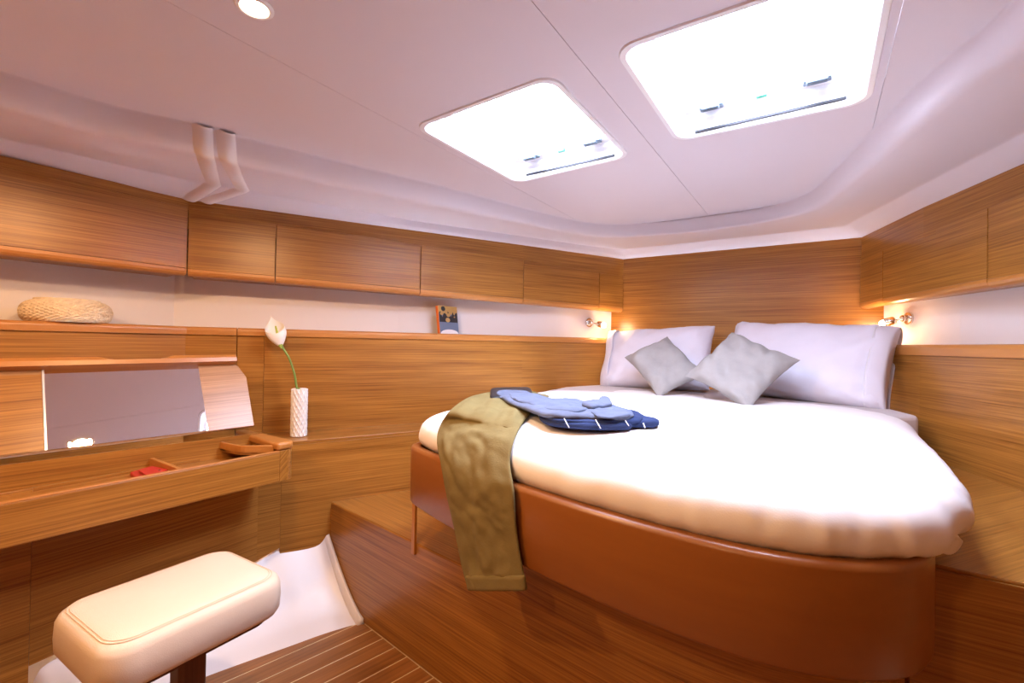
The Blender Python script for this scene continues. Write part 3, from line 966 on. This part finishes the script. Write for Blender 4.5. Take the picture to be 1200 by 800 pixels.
def folded(name, px, z, h, m, label, cat, seed=0, amp=0.006):
    o_ = catmull([P(u, v, z) for (u, v) in px], 6, True)
    c = sum(o_, V((0, 0, 0))) / len(o_)
    n = len(o_)
    rows_ = []
    for (s, q) in ((0.12, 1.0), (0.3, 1.0), (0.5, 0.98), (0.7, 0.95), (0.85, 0.9), (0.95, 0.8), (1.0, 0.62), (1.012, 0.4), (1.0, 0.15), (0.97, 0.0), (0.4, 0.0)):
        r = []
        for p in o_:
            w_ = c.lerp(p, s)
            q2 = noise.noise(V((w_.x * 14 + seed, w_.y * 14, seed))) + 0.6 * noise.noise(V((w_.x * 34, w_.y * 30, seed + 2))) - 1.6 * abs(noise.noise(V((w_.x * 11 + w_.y * 17, w_.y * 22 - w_.x * 6, seed + 5)))) + 0.4
            r.append(V((w_.x, w_.y, c.z + h * q + q2 * amp * (q if q > 0.3 else 0))))
        rows_.append(r)
    v = [p for r in rows_ for p in r]
    f = grid_faces(len(rows_), n, True) + [tuple(range(n))[::-1], tuple(range((len(rows_) - 1) * n, len(rows_) * n))]
    o = mk(name, v, f, m, smooth=True, loc=(c.x, c.y, c.z))
    tag(o, label, cat)
    return o
zbt = bed_z(598, 463)
belt = folded('belt', [(575, 463), (577, 458), (596, 457), (620, 457), (621, 466), (600, 468), (577, 469)], zbt + 0.016, 0.018, M['black'], 'black leather belt end between khaki trousers and blue shirt', 'belt', 3, 0.001)
zn = bed_z(700, 495)
navy_px = [(634, 489), (660, 484), (700, 484), (742, 486), (758, 493), (771, 497), (768, 501), (742, 501), (735, 504), (690, 504), (655, 501), (637, 497)]
navy = folded('folded_garment', navy_px, zn + 0.005, 0.022, M['navy'], 'dark navy folded garment with thin white lines under the blue shirt', 'clothes', 6, 0.004)
fold2 = folded('upper_fold', [(640, 490), (660, 485), (700, 485), (740, 486), (752, 490), (748, 496), (715, 498), (680, 497), (650, 495)], zn + 0.018, 0.014, M['navy'], None, None, 15, 0.005)
fold2.parent = navy
fold2.location = WPOS[fold2.name] - WPOS[navy.name]
for (u0, v0, u1, v1) in ((661, 490, 667, 501), (697, 490, 704, 502), (731, 490, 737, 499), (754, 496, 756, 501)):
    pts = [P(u0 + (u1 - u0) * k / 4, v0 + (v1 - v0) * k / 4, zn + (0.030, 0.029, 0.027, 0.023, 0.016)[k]) for k in range(5)]
    mk('white_line', *tube(pts, 0.0014, 6), M['white'], navy)
shirt_px = [(582, 463), (590, 460), (612, 462), (640, 470), (672, 472), (684, 474), (700, 477), (718, 479), (733, 483), (742, 489), (730, 494), (700, 493), (668, 492), (640, 490), (622, 484), (604, 477), (590, 470)]
shirt = folded('folded_shirt', shirt_px, zn + 0.026, 0.018, M['blue'], 'folded light blue cotton shirt lying on the navy garment', 'shirt', 9, 0.007)
for nm_, px_, dz_, hh_, sd_ in (('sleeve', [(598, 464), (618, 464), (645, 471), (672, 474), (690, 480), (676, 484), (645, 482), (620, 475), (603, 470)], 0.038, 0.012, 21),
                                ('cuff', [(690, 480), (716, 479), (734, 484), (738, 488), (722, 490), (700, 489)], 0.038, 0.010, 24),
                                ('collar', [(682, 476), (688, 473), (700, 474), (708, 468), (713, 470), (717, 477), (706, 479), (692, 480)], 0.044, 0.016, 12)):
    q_ = folded(nm_, px_, zn + dz_, hh_, M['blue'], None, None, sd_, 0.006)
    q_.parent = shirt
    q_.location = WPOS[q_.name] - WPOS[shirt.name]

# ------------------------------------------------------------------ vanity desk
YD0, YD1 = -0.25, 1.07
desk = empty('vanity_desk', (-2.0, 0.5, Z(-0.57)), 'teak vanity desk with an open bin and a raised mirror lid', 'desk')
FX = -1.815
G = (0, 1, 0)
mk('bin_front', *boxm((FX, 0, 0), (1, 0, 0), (0, 1, 0), (0, 0, 1), -0.018, 0.0, YD0, YD1 - 0.03, Z(-0.572), Z(-0.452)), M['teak'], desk, grain=G, bevel=0.003)
mk('front_edge', *boxm((FX, 0, 0), (1, 0, 0), (0, 1, 0), (0, 0, 1), -0.0175, -0.0005, YD0, YD1 - 0.03, Z(-0.453), Z(-0.447)), M['solid'], desk, grain=G, bevel=0.002)
hx_ = lambda y: P(150, 517, -0.382).x + 0.122 * (y - P(150, 517, -0.382).y) + 0.004
mk('bin_floor', *prism([(FX - 0.018, YD0), (FX - 0.018, YD1), (hx_(YD1), YD1), (hx_(YD0), YD0)], Z(-0.510), Z(-0.498)), M['teak'], desk, grain=G)
mk('bin_back', *prism([(hx_(YD0), YD0), (hx_(YD1 + .03), YD1 + .03), (hx_(YD1 + .03) - 0.014, YD1 + .03), (hx_(YD0) - 0.014, YD0)], Z(-0.57), Z(-0.412)), M['teak'], desk, grain=G)
mk('bin_side', *boxm((FX, 0, 0), (1, 0, 0), (0, 1, 0), (0, 0, 1), -0.40, -0.018, YD0, YD0 + 0.014, Z(-0.57), Z(-0.452)), M['teak'], desk)
# rounded end block
eb = []
for (dx, dy) in ((-0.412, 0.0), (-0.03, -0.03), (0.0, -0.03)):
    eb.append((FX + dx, YD1 + dy))
for k in range(7):
    t = math.pi / 2 * k / 6
    eb.append((FX - 0.035 + 0.035 * math.cos(t), YD1 + 0.0 + 0.035 * math.sin(t)))
eb.append((FX - 0.412, YD1 + 0.035))
mk('end_block', *prism(eb, Z(-0.572), Z(-0.448)), M['teak'], desk, grain=(1, 0, 0), bevel=0.002)
eb2 = [(FX - 0.412, YD1 - 0.012), (FX - 0.035, YD1 - 0.042), (FX + 0.002, YD1 - 0.040)] + [(x + 0.002, y + 0.003) for x, y in eb[3:-1]] + [(FX - 0.412, YD1 + 0.038)]
mk('end_cap', *prism(eb2, Z(-0.447), Z(-0.415)), M['solid'], desk, grain=(1, -0.05, 0), bevel=0.012, seg=4)
mk('divider', *boxm((FX, 0.70, 0), (1, 0, 0), (0, 1, 0), (0, 0, 1), -0.30, -0.018, 0.0, 0.014, Z(-0.498), Z(-0.455)), M['solid'], desk, grain=(1, 0, 0), bevel=0.002)
# small hanging tray with a curved front in the corner
tp = [(FX - 0.39, YD1 - 0.015), (FX - 0.39, YD1 - 0.135), (FX - 0.22, YD1 - 0.135), (FX - 0.13, YD1 - 0.12), (FX - 0.07, YD1 - 0.07), (FX - 0.03, YD1 - 0.04)]
tpc = [(p.x, p.y) for p in catmull([(x, y, 0) for x, y in tp[2:]], 5)]
tpl = tp[:2] + tpc
mk('corner_tray', *prism(tpl, Z(-0.462), Z(-0.455)), M['mahogany'], desk)
mk('tray_rim', *strip_prism(tp[1:2] + tpc, 0.0, 0.012, Z(-0.466), Z(-0.428)), M['solid'], desk, grain=(1, 0, 0), bevel=0.003)
# raised lid
lt_, ly_ = math.radians(28.0), math.radians(-7.0)
ld_ = V((0.122, 1, 0.012)).normalized()                      # hinge line
ln = V((math.cos(lt_) * math.cos(ly_), math.cos(lt_) * math.sin(ly_), math.sin(lt_)))
ln = (ln - ld_ * ln.dot(ld_)).normalized()
ud = ln.cross(ld_)
if ud.z < 0: ud = -ud
pm_ = P(150, 517, -0.382)
lb0 = pm_ - ld_ * (pm_.y / ld_.y)
LH = 0.312
YL0, YL1 = -0.25, 1.075
lidpoly = [(YL0, 0), (YL1, 0), (YL1 + 0.005, LH * 0.75), (YL1 - 0.02, LH * 0.93), (YL1 - 0.05, LH), (YL0, LH)]
def lidpts(poly, d0, d1):
    v = [lb0 + ld_ * y + ud * s + ln * d for d in (d0, d1) for (y, s) in poly]
    n = len(poly)
    return v, [tuple(range(n)), tuple(range(2 * n - 1, n - 1, -1))] + [(i, n + i, n + (i + 1) % n, (i + 1) % n) for i in range(n)]
lid = mk('lid', *lidpts(lidpoly, -0.018, 0.0), M['lidwood'], desk, grain=G, bevel=0.002)
ymr0, ymr1 = 0.430, 0.897
mk('mirror', *lidpts([(ymr0, 0.004), (ymr1, 0.004), (ymr1, LH - 0.012), (ymr0, LH - 0.012)], 0.0005, 0.004), M['mirror'], lid)
mk('mirror_edge', *lidpts([(ymr0 - 0.006, 0.003), (ymr0, 0.003), (ymr0, LH - 0.01), (ymr0 - 0.006, LH - 0.01)], 0.0005, 0.005), M['mirroredge'], lid)
mk('lid_back_panel', *lidpts([(YL0, 0.004), (ymr0 - 0.008, 0.004), (ymr0 - 0.008, LH - 0.03), (YL0, LH - 0.03)], 0.0005, 0.004), M['teak'], lid, grain=G)
# solid front edge of the lid with a scooped finger pull
ev, prof_n = [], 0
ys = [YL0 + (YL1 - 0.035 - YL0) * k / 60 for k in range(61)]
for y in ys:
    sc = 0.0
    if 0.58 < y < 0.80:
        sc = 0.017 * math.sin((y - 0.58) / 0.22 * math.pi) ** 0.6
    pr5 = [(LH - 0.012, 0.002), (LH - 0.012, 0.038), (LH + 0.006, 0.040), (LH + 0.022 - sc, 0.034 - sc * 0.3), (LH + 0.024 - sc, 0.014), (LH + 0.024, -0.016), (LH - 0.002, -0.018)]
    prof_n = len(pr5)
    ev += [lb0 + ld_ * y + ud * s + ln * d for (s, d) in pr5]
ef = grid_faces(61, prof_n, True) + [tuple(range(prof_n)), tuple(range(60 * prof_n, 61 * prof_n))[::-1]]
mk('lid_edge', ev, ef, M['solid'], lid, grain=G)

# things in the bin
for (u, v, s, lb_) in ((288, 512, 0.011, 'small pink shell in the corner tray, next to the lid'), (294, 515, 0.013, 'biggest pink shell in the corner tray, between two others'), (300, 513, 0.010, 'tiny pink shell in the corner tray, next to the end cap')):
    p = P(u, v, -0.447)
    o = mk('shell', *lathe([(0.001, -0.003), (s * 0.8, 0.0), (s, s * 0.35), (s * 0.75, s * 0.8), (0.002, s * 0.95)], (p.x, p.y, Z(-0.4545)), 14), M['pink'], smooth=True, loc=(p.x, p.y, Z(-0.455)))
    tag(o, lb_, 'shell', 'pink shells in the corner tray')
wp = [(P(u, v, -0.488).x, P(u, v, -0.488).y) for (u, v) in ((152, 555), (175, 548), (197, 551), (186, 560), (160, 562))]
wal = mk('wallet', *prism(wp, Z(-0.4975), [Z(-0.482)] * 2 + [Z(-0.476)] * 2 + [Z(-0.480)]), M['red'], bevel=0.004, loc=(wp[0][0], wp[0][1], Z(-0.4975)))
tag(wal, 'red leather wallet lying in the vanity desk bin', 'wallet')
fl_ = [P(u, v, -0.475) for (u, v) in ((162, 552), (178, 547), (198, 551), (186, 556), (172, 558))]
mk('flap', [p for p in fl_] + [p + V((0, 0, 0.004)) for p in fl_], prism([(0, 0)] * 5, 0, 1)[1], M['red'], wal, bevel=0.001)
sp = P(187, 551, -0.4705)
mk('snap', *lathe([(0.005, 0), (0.005, 0.002), (0.002, 0.003)], (sp.x, sp.y, sp.z), 12), M['chrome'], wal)
w2 = [P(u, v, -0.488) for (u, v) in ((192, 552), (207, 552), (214, 556), (194, 561))]
o = mk('coin_purse', *prism([(p.x, p.y) for p in w2], Z(-0.4975), Z(-0.484)), M['red'], bevel=0.004, loc=(w2[0].x, w2[0].y, Z(-0.4975)))
tag(o, 'flat red coin purse beside the red wallet', 'purse')

# ------------------------------------------------------------------ stool
SX, SY = -1.523, 0.578
stool = empty('stool', (SX, SY, 0), 'stool with a rounded cream leather seat on a dark wooden post', 'stool')
ztop = Z(-0.715)
sa = math.radians(3)
def srect(hx, hy, r, n=8):
    out = []
    for (cx, cy, a0) in ((hx - r, hy - r, 0), (-hx + r, hy - r, 90), (-hx + r, -hy + r, 180), (hx - r, -hy + r, 270)):
        for k in range(n + 1):
            t = math.radians(a0 + 90 * k / n)
            x, y = cx + r * math.cos(t), cy + r * math.sin(t)
            out.append((x * math.cos(sa) - y * math.sin(sa), x * math.sin(sa) + y * math.cos(sa)))
    return out
hx, hy = 0.184, 0.228
prof = [(-0.07, 0.0, 0.004), (-0.045, 0.0, 0.002), (-0.028, 0.0, -0.001), (-0.016, 0.0, -0.006), (-0.006, 0.0, -0.014), (0.0, 0, -0.028), (0.002, 0, -0.065), (0.0, 0, -0.100), (-0.008, 0, -0.114), (-0.022, 0, -0.120)]
sv = [V((SX, SY, ztop + 0.005))]
for (d, _, h) in prof:
    sv += [V((SX + x, SY + y, ztop + h)) for x, y in srect(hx + d, hy + d, 0.072 + d * 0.6)]
n = len(srect(1, 1, 0.1))
sf = [(0, 1 + i, 1 + (i + 1) % n) for i in range(n)]
for j in range(len(prof) - 1):
    for i in range(n):
        a_ = 1 + j * n
        sf.append((a_ + i, a_ + n + i, a_ + n + (i + 1) % n, a_ + (i + 1) % n))
sf.append(tuple(range(1 + (len(prof) - 1) * n, 1 + len(prof) * n)))
mk('seat', sv, sf, M['leather'], stool, smooth=True)
for d, h in ((-0.021, -0.0025), (-0.027, -0.0005)):
    ring = [V((SX + x, SY + y, ztop + h)) for x, y in srect(hx + d, hy + d, 0.072 + d * 0.6, 10)]
    tv, tf = [], []
    k = len(ring)
    for i, p in enumerate(ring):
        dd = (ring[(i + 1) % k] - ring[i - 1]).normalized()
        s_ = V((dd.y, -dd.x, 0))
        tv += [p + s_ * 0.0012, p + V((0, 0, 0.0012)), p - s_ * 0.0012]
    for i in range(k):
        j = (i + 1) % k
        for q in range(2):
            tf.append((i * 3 + q, j * 3 + q, j * 3 + q + 1, i * 3 + q + 1))
    mk('seam', tv, tf, M['stitch'], stool, smooth=True)
mk('seat_board', *prism([(SX + x, SY + y) for x, y in srect(hx - 0.03, hy - 0.03, 0.06)], ztop - 0.134, ztop - 0.118), M['post'], stool)
mk('post', *prism([(SX + 0.03 + x, SY + 0.02 + y) for x, y in srect(0.032, 0.036, 0.012)], 0.03, ztop - 0.132), M['post'], stool, grain=(0, 0, 1))
mk('foot', *prism([(SX + 0.03 + x, SY + 0.02 + y) for x, y in srect(0.13, 0.15, 0.06)], 0.0, 0.03), M['post'], stool, bevel=0.006)

# ------------------------------------------------------------------ small things on shelf and ledge
bc = V((-2.595, 0.566, Z(0.060)))
rows = 19
def bas(t, j, h):
    return (0.0030 if (int(t / (2 * math.pi) * 120) // 2 + j) % 2 else -0.0014) if 0 < j < rows - 1 else 0
bprof = []
bq = catmull([(0.122, 0.0, 0), (0.134, 0.15, 0), (0.1395, 0.35, 0), (0.1395, 0.55, 0), (0.134, 0.74, 0), (0.121, 0.90, 0), (0.104, 1.0, 0)], 10)
for j in range(rows):
    p_ = bq[round(j / (rows - 1) * 60)]
    bprof.append((p_.x, 0.088 * p_.y))
bprof += [(0.098, 0.093), (0.092, 0.090), (0.110, 0.05), (0.10, 0.012)]
v, f = lathe(bprof, bc, 120, disp=lambda t, j, h: bas(t, j, h) if j < rows else 0)
bk = mk('wicker_basket', v, f, M['wicker'], smooth=False, loc=bc)
tag(bk, 'round cream woven basket on the port shelf', 'basket')
rt_ = [bc + V((0.099 * math.cos(2 * math.pi * k / 40), 0.099 * math.sin(2 * math.pi * k / 40), 0.092)) for k in range(41)]
mk('rim', *tube(rt_, 0.0035, 8), M['wicker'], bk, smooth=True)

pv0 = P(350, 511, -0.47)
vc = V((pv0.x, pv0.y, Z(-0.47)))
H_ = 0.236
nr = 90
vprof = [(0.030, 0.0)] + [(0.0335, 0.003 + (H_ - 0.006) * k / nr) for k in range(nr + 1)] + [(0.031, H_), (0.026, H_ - 0.004), (0.024, H_ - 0.06)]
def vd(t, j, h):
    if j == 0 or j > nr + 1: return 0
    a = abs(math.sin(t * 6 + h * 84)); b = abs(math.sin(t * 6 - h * 84))
    return 0.0060 * max(0, 1 - min(a, b) * 2.0)
vase = mk('vase', *lathe(vprof, vc, 144, disp=vd), M['ceramic'], smooth=True, loc=vc)
tag(vase, 'slim white ceramic vase with diamond relief on the port ledge', 'vase')
dirv = (P(350, 455, -0.3) - CAM)
def on_depth(u, v, off=0.0):
    r = ray(u, v)
    f2 = V((-math.sin(YAW), math.cos(YAW), 0))
    dep = (vc - CAM).dot(f2) - off
    return CAM + r * (dep / r.dot(f2))
lily = empty('calla_lily', vc + V((0, 0, 0.1)), 'single white calla lily with a bent green stem in the vase', 'flower')
sp_ = catmull([vc + V((0, 0, 0.09)), vc + V((0, 0, H_ - 0.01)), on_depth(348, 455), on_depth(345, 438), on_depth(339, 420), on_depth(332, 408), on_depth(329, 400)], 6)
mk('stem', *tube(sp_, 0.0052, 10), M['stem'], lily, smooth=True)
bt, tp_ = on_depth(329, 405), on_depth(317, 369)
axl = (tp_ - bt)
LL_ = axl.length
axl.normalize()
camd = (CAM - bt).normalized()
sd = axl.cross(camd).normalized()
fd = sd.cross(axl).normalized()
sv, nr_, nc_ = [], 18, 28
for j in range(nr_ + 1):
    q = j / nr_
    for i in range(nc_ + 1):
        a = -math.pi + 2 * math.pi * i / nc_                     # a = 0 faces the camera: the low side of the mouth
        k = abs(a) / math.pi
        top_ = LL_ * (0.36 + 0.64 * k ** 1.3)
        rad = 0.005 + 0.040 * math.sin(min(1.0, q * 0.62 + 0.02) * math.pi) ** 0.9 * (1 - 0.75 * q ** 3 * k ** 3)
        rad *= 1 + 0.22 * q ** 4 * (1 - k)
        sv.append(bt + axl * (top_ * q) + sd * math.sin(a) * rad + fd * math.cos(a) * rad * 0.75)
mk('spathe', sv, grid_faces(nr_ + 1, nc_ + 1), M['spathe'], lily, smooth=True, solid=0.002)
mk('spadix', *tube([bt + axl * 0.01, bt + axl * 0.05 + fd * 0.004 + sd * 0.002, bt + axl * 0.10 + fd * 0.006 + sd * 0.006], [0.007, 0.007, 0.004], 10), M['spadix'], lily, smooth=True)
mk('throat', *lathe([(0.005, -0.014), (0.008, -0.004), (0.015, 0.008), (0.021, 0.018)], bt, 20, axl, cap=False), M['lilygreen'], lily, smooth=True)

# book propped on the port shelf
def bk_frame():
    a, b = V((-1.994, 1.894)), V((-1.63, 2.568))
    t = (b - a).normalized()
    n_ = V((-t.y, t.x))
    return V((t.x, t.y, 0)), V((n_.x, n_.y, 0))
tb, nb = bk_frame()
r_ = ray(518, 390)
b0 = Pplane(516, 390, V((-1.994, 1.894)) + nb.to_2d() * 0.045, V((-1.63, 2.568)) + nb.to_2d() * 0.045)
b0.z = Z(0.0605)
cx_ = (tb * 0.86 - nb * 0.0 + nb * 0.30).normalized()
lean = V((0, 0, 1)) * 0.985 + nb * 0.13 - tb * 0.06
lean.normalize()
dn = cx_.cross(lean).normalized()
if dn.dot(CAM - b0) < 0: dn = -dn
book = empty('book', b0, 'small book with a dark photo cover and orange spine propped on the port shelf', 'book')
BW, BH, BT = 0.150, 0.175, 0.022
bb = lambda x0, x1, y0, y1, z0, z1: boxm(b0, cx_, lean, dn, x0, x1, y0, y1, z0, z1)
mk('pages', *bb(0.003, BW - 0.003, 0.002, BH - 0.002, -BT + 0.002, -0.002), M['paper'], book)
cov = mk('front_cover', *bb(0, BW, 0, BH, -0.002, 0), M['coverblue'], book)
mk('back_cover', *bb(0, BW, 0, BH, -BT, -BT + 0.002), M['coverblue'], book)
mk('spine', *bb(-0.003, 0, 0, BH, -BT, 0), M['orange'], book)
def art(pts, m, d, nm):
    n = len(pts)
    v = [b0 + cx_ * (x * BW) + lean * (y * BH) + dn * (d + e) for e in (0, 0.0004) for (x, y) in pts]
    mk(nm, v, [tuple(range(n)), tuple(range(2 * n - 1, n - 1, -1))] + [(i, (i + 1) % n, n + (i + 1) % n, n + i) for i in range(n)], m, cov)
art([(0, 0.72), (1, 0.70), (1, 1), (0, 1)], M['covergold'], 0.0002, 'printed_sky')
art([(0.02, 0.42)] + [(0.02 + 0.96 * k / 12, 0.72 + 0.10 * math.sin(k * 2.3) + 0.04 * math.cos(k * 5.1)) for k in range(13)] + [(0.98, 0.42)], M['coverdark'], 0.0004, 'printed_crowd')
art([(0.25 + 0.11 * math.cos(t), 0.90 + 0.09 * math.sin(t)) for t in [2 * math.pi * k / 16 for k in range(16)]], M['coverdark'], 0.0008, 'printed_disc')
for (x, y, s) in ((0.15, 0.72, 0.08), (0.50, 0.68, 0.10), (0.55, 0.80, 0.05), (0.45, 0.50, 0.12), (0.82, 0.62, 0.04)):
    art([(x + s * math.cos(t), y + s * 0.7 * math.sin(t)) for t in [2 * math.pi * k / 10 for k in range(10)]], M['covergold'], 0.0010, 'printed_spot')
art([(0.02, 0.0), (1, 0.0)] + [(0.5 + 0.48 * math.cos(t), 0.16 * math.sin(t)) for t in [math.pi * k / 12 for k in range(13)]], M['coverwhite'], 0.0012, 'printed_hill')

# ------------------------------------------------------------------ reading lamps
def reading_lamp(basep, wall_n, bulbp, label, watts):
    root = empty('reading_lamp', basep, label, 'lamp', 'reading lamps')
    wall_n = V(wall_n).normalized()
    mk('base', *lathe([(0.033, 0.0), (0.034, 0.005), (0.031, 0.014), (0.014, 0.018)], basep, 28, wall_n), M['chrome'], root, smooth=True)
    j = V(basep) + wall_n * 0.030
    mk('knuckle', *lathe([(0.004, -0.018), (0.013, -0.012), (0.016, 0.0), (0.013, 0.012), (0.004, 0.018)], j, 20, (0, 0, 1)), M['chrome'], root, smooth=True)
    d = (V(bulbp) - j)
    L_ = d.length
    d.normalize()
    mk('arm', *tube([j, j + d * (L_ - 0.055)], 0.0045), M['chrome'], root, smooth=True)
    s0 = L_ - 0.060
    hd = mk('head', *lathe([(0.006, s0), (0.020, s0 + 0.004), (0.023, s0 + 0.012), (0.023, s0 + 0.050), (0.021, s0 + 0.052), (0.019, s0 + 0.046), (0.017, s0 + 0.020)], j, 24, d, cap=False), M['chrome'], root, smooth=True)
    mk('bulb', *lathe([(0.002, s0 + 0.030), (0.012, s0 + 0.036), (0.017, s0 + 0.052), (0.014, s0 + 0.068), (0.002, s0 + 0.076)], j, 18, d), M['bulb'], hd, smooth=True)
    ld = bpy.data.lights.new('reading_light', 'POINT')
    ld.energy = watts
    ld.color = WARM
    ld.shadow_soft_size = 0.015
    lo = bpy.data.objects.new('reading_light', ld)
    C.objects.link(lo)
    lo.parent = root
    lo.location = j + d * (L_ + 0.045) - V(basep)
hl = [tuple(p) for p in HULL_L]
hr_ = [tuple(p) for p in HULL_R]
bpL = Pplane(690, 378, hl[-2], hl[-1])
dl = (V(hl[-1]) - V(hl[-2])).normalized()
nL = V((dl.y, -dl.x, 0))
r_ = ray(708, 381)
reading_lamp(bpL, nL, CAM + r_ * ((bpL - CAM).dot(V((-math.sin(YAW), math.cos(YAW), 0))) - 0.10), 'chrome reading lamp lit on the port hull side by the headboard', 1.1)
bpR = Pplane(1066, 373, hr_[-1], hr_[-2])
dl = (V(hr_[-1]) - V(hr_[-2])).normalized()
nR = V((-dl.y, dl.x, 0))
if nR.x > 0: nR = -nR
r_ = ray(1034, 379)
reading_lamp(bpR, nR, CAM + r_ * (2.46), 'chrome reading lamp lit on the starboard hull side by the headboard', 1.1)

# ------------------------------------------------------------------ downlights in the headliner
def downlight(x, y, label, watts):
    z = zmain(x)
    root = empty('downlight', (x, y, z), label, 'light')
    mk('bezel', *lathe([(0.040, 0.0), (0.040, -0.003), (0.036, -0.006), (0.030, -0.006), (0.027, -0.002), (0.027, 0.0)], (x, y, z), 32, cap=False), M['frame'], root, smooth=True)
    mk('lens', *lathe([(0.026, -0.001), (0.026, -0.004), (0.018, -0.006), (0.002, -0.007)], (x, y, z), 24), M['spotlens'], root, smooth=True)
    beam('downlight_beam', (0, 0, -0.012), watts, root)

def beam(name, loc, watts, parent=None):
    ld = bpy.data.lights.new(name, 'SPOT')
    ld.energy = watts
    ld.color = WARM
    ld.spot_size = math.radians(176)
    ld.spot_blend = 0.3
    ld.shadow_soft_size = 0.05
    lo = bpy.data.objects.new(name, ld)
    C.objects.link(lo)
    lo.parent = parent
    lo.location = loc
DW = 35
sp_ = P(298, 13, 0.742)
downlight(sp_.x, sp_.y, 'lit round ceiling downlight above the cream stool', DW)
# the cabin's other warm ceiling lamps, aft of the frame: they warm the headliner towards the
# port edge of the picture and cast the second shadow of the trousers on the platform
beam('ceiling_lamp_port_offscreen', (-1.60, -0.35, zmain(-1.60) - 0.012), DW)
beam('ceiling_lamp_aft_offscreen', (-0.40, -0.70, zmain(-0.40) - 0.012), DW * 0.5)
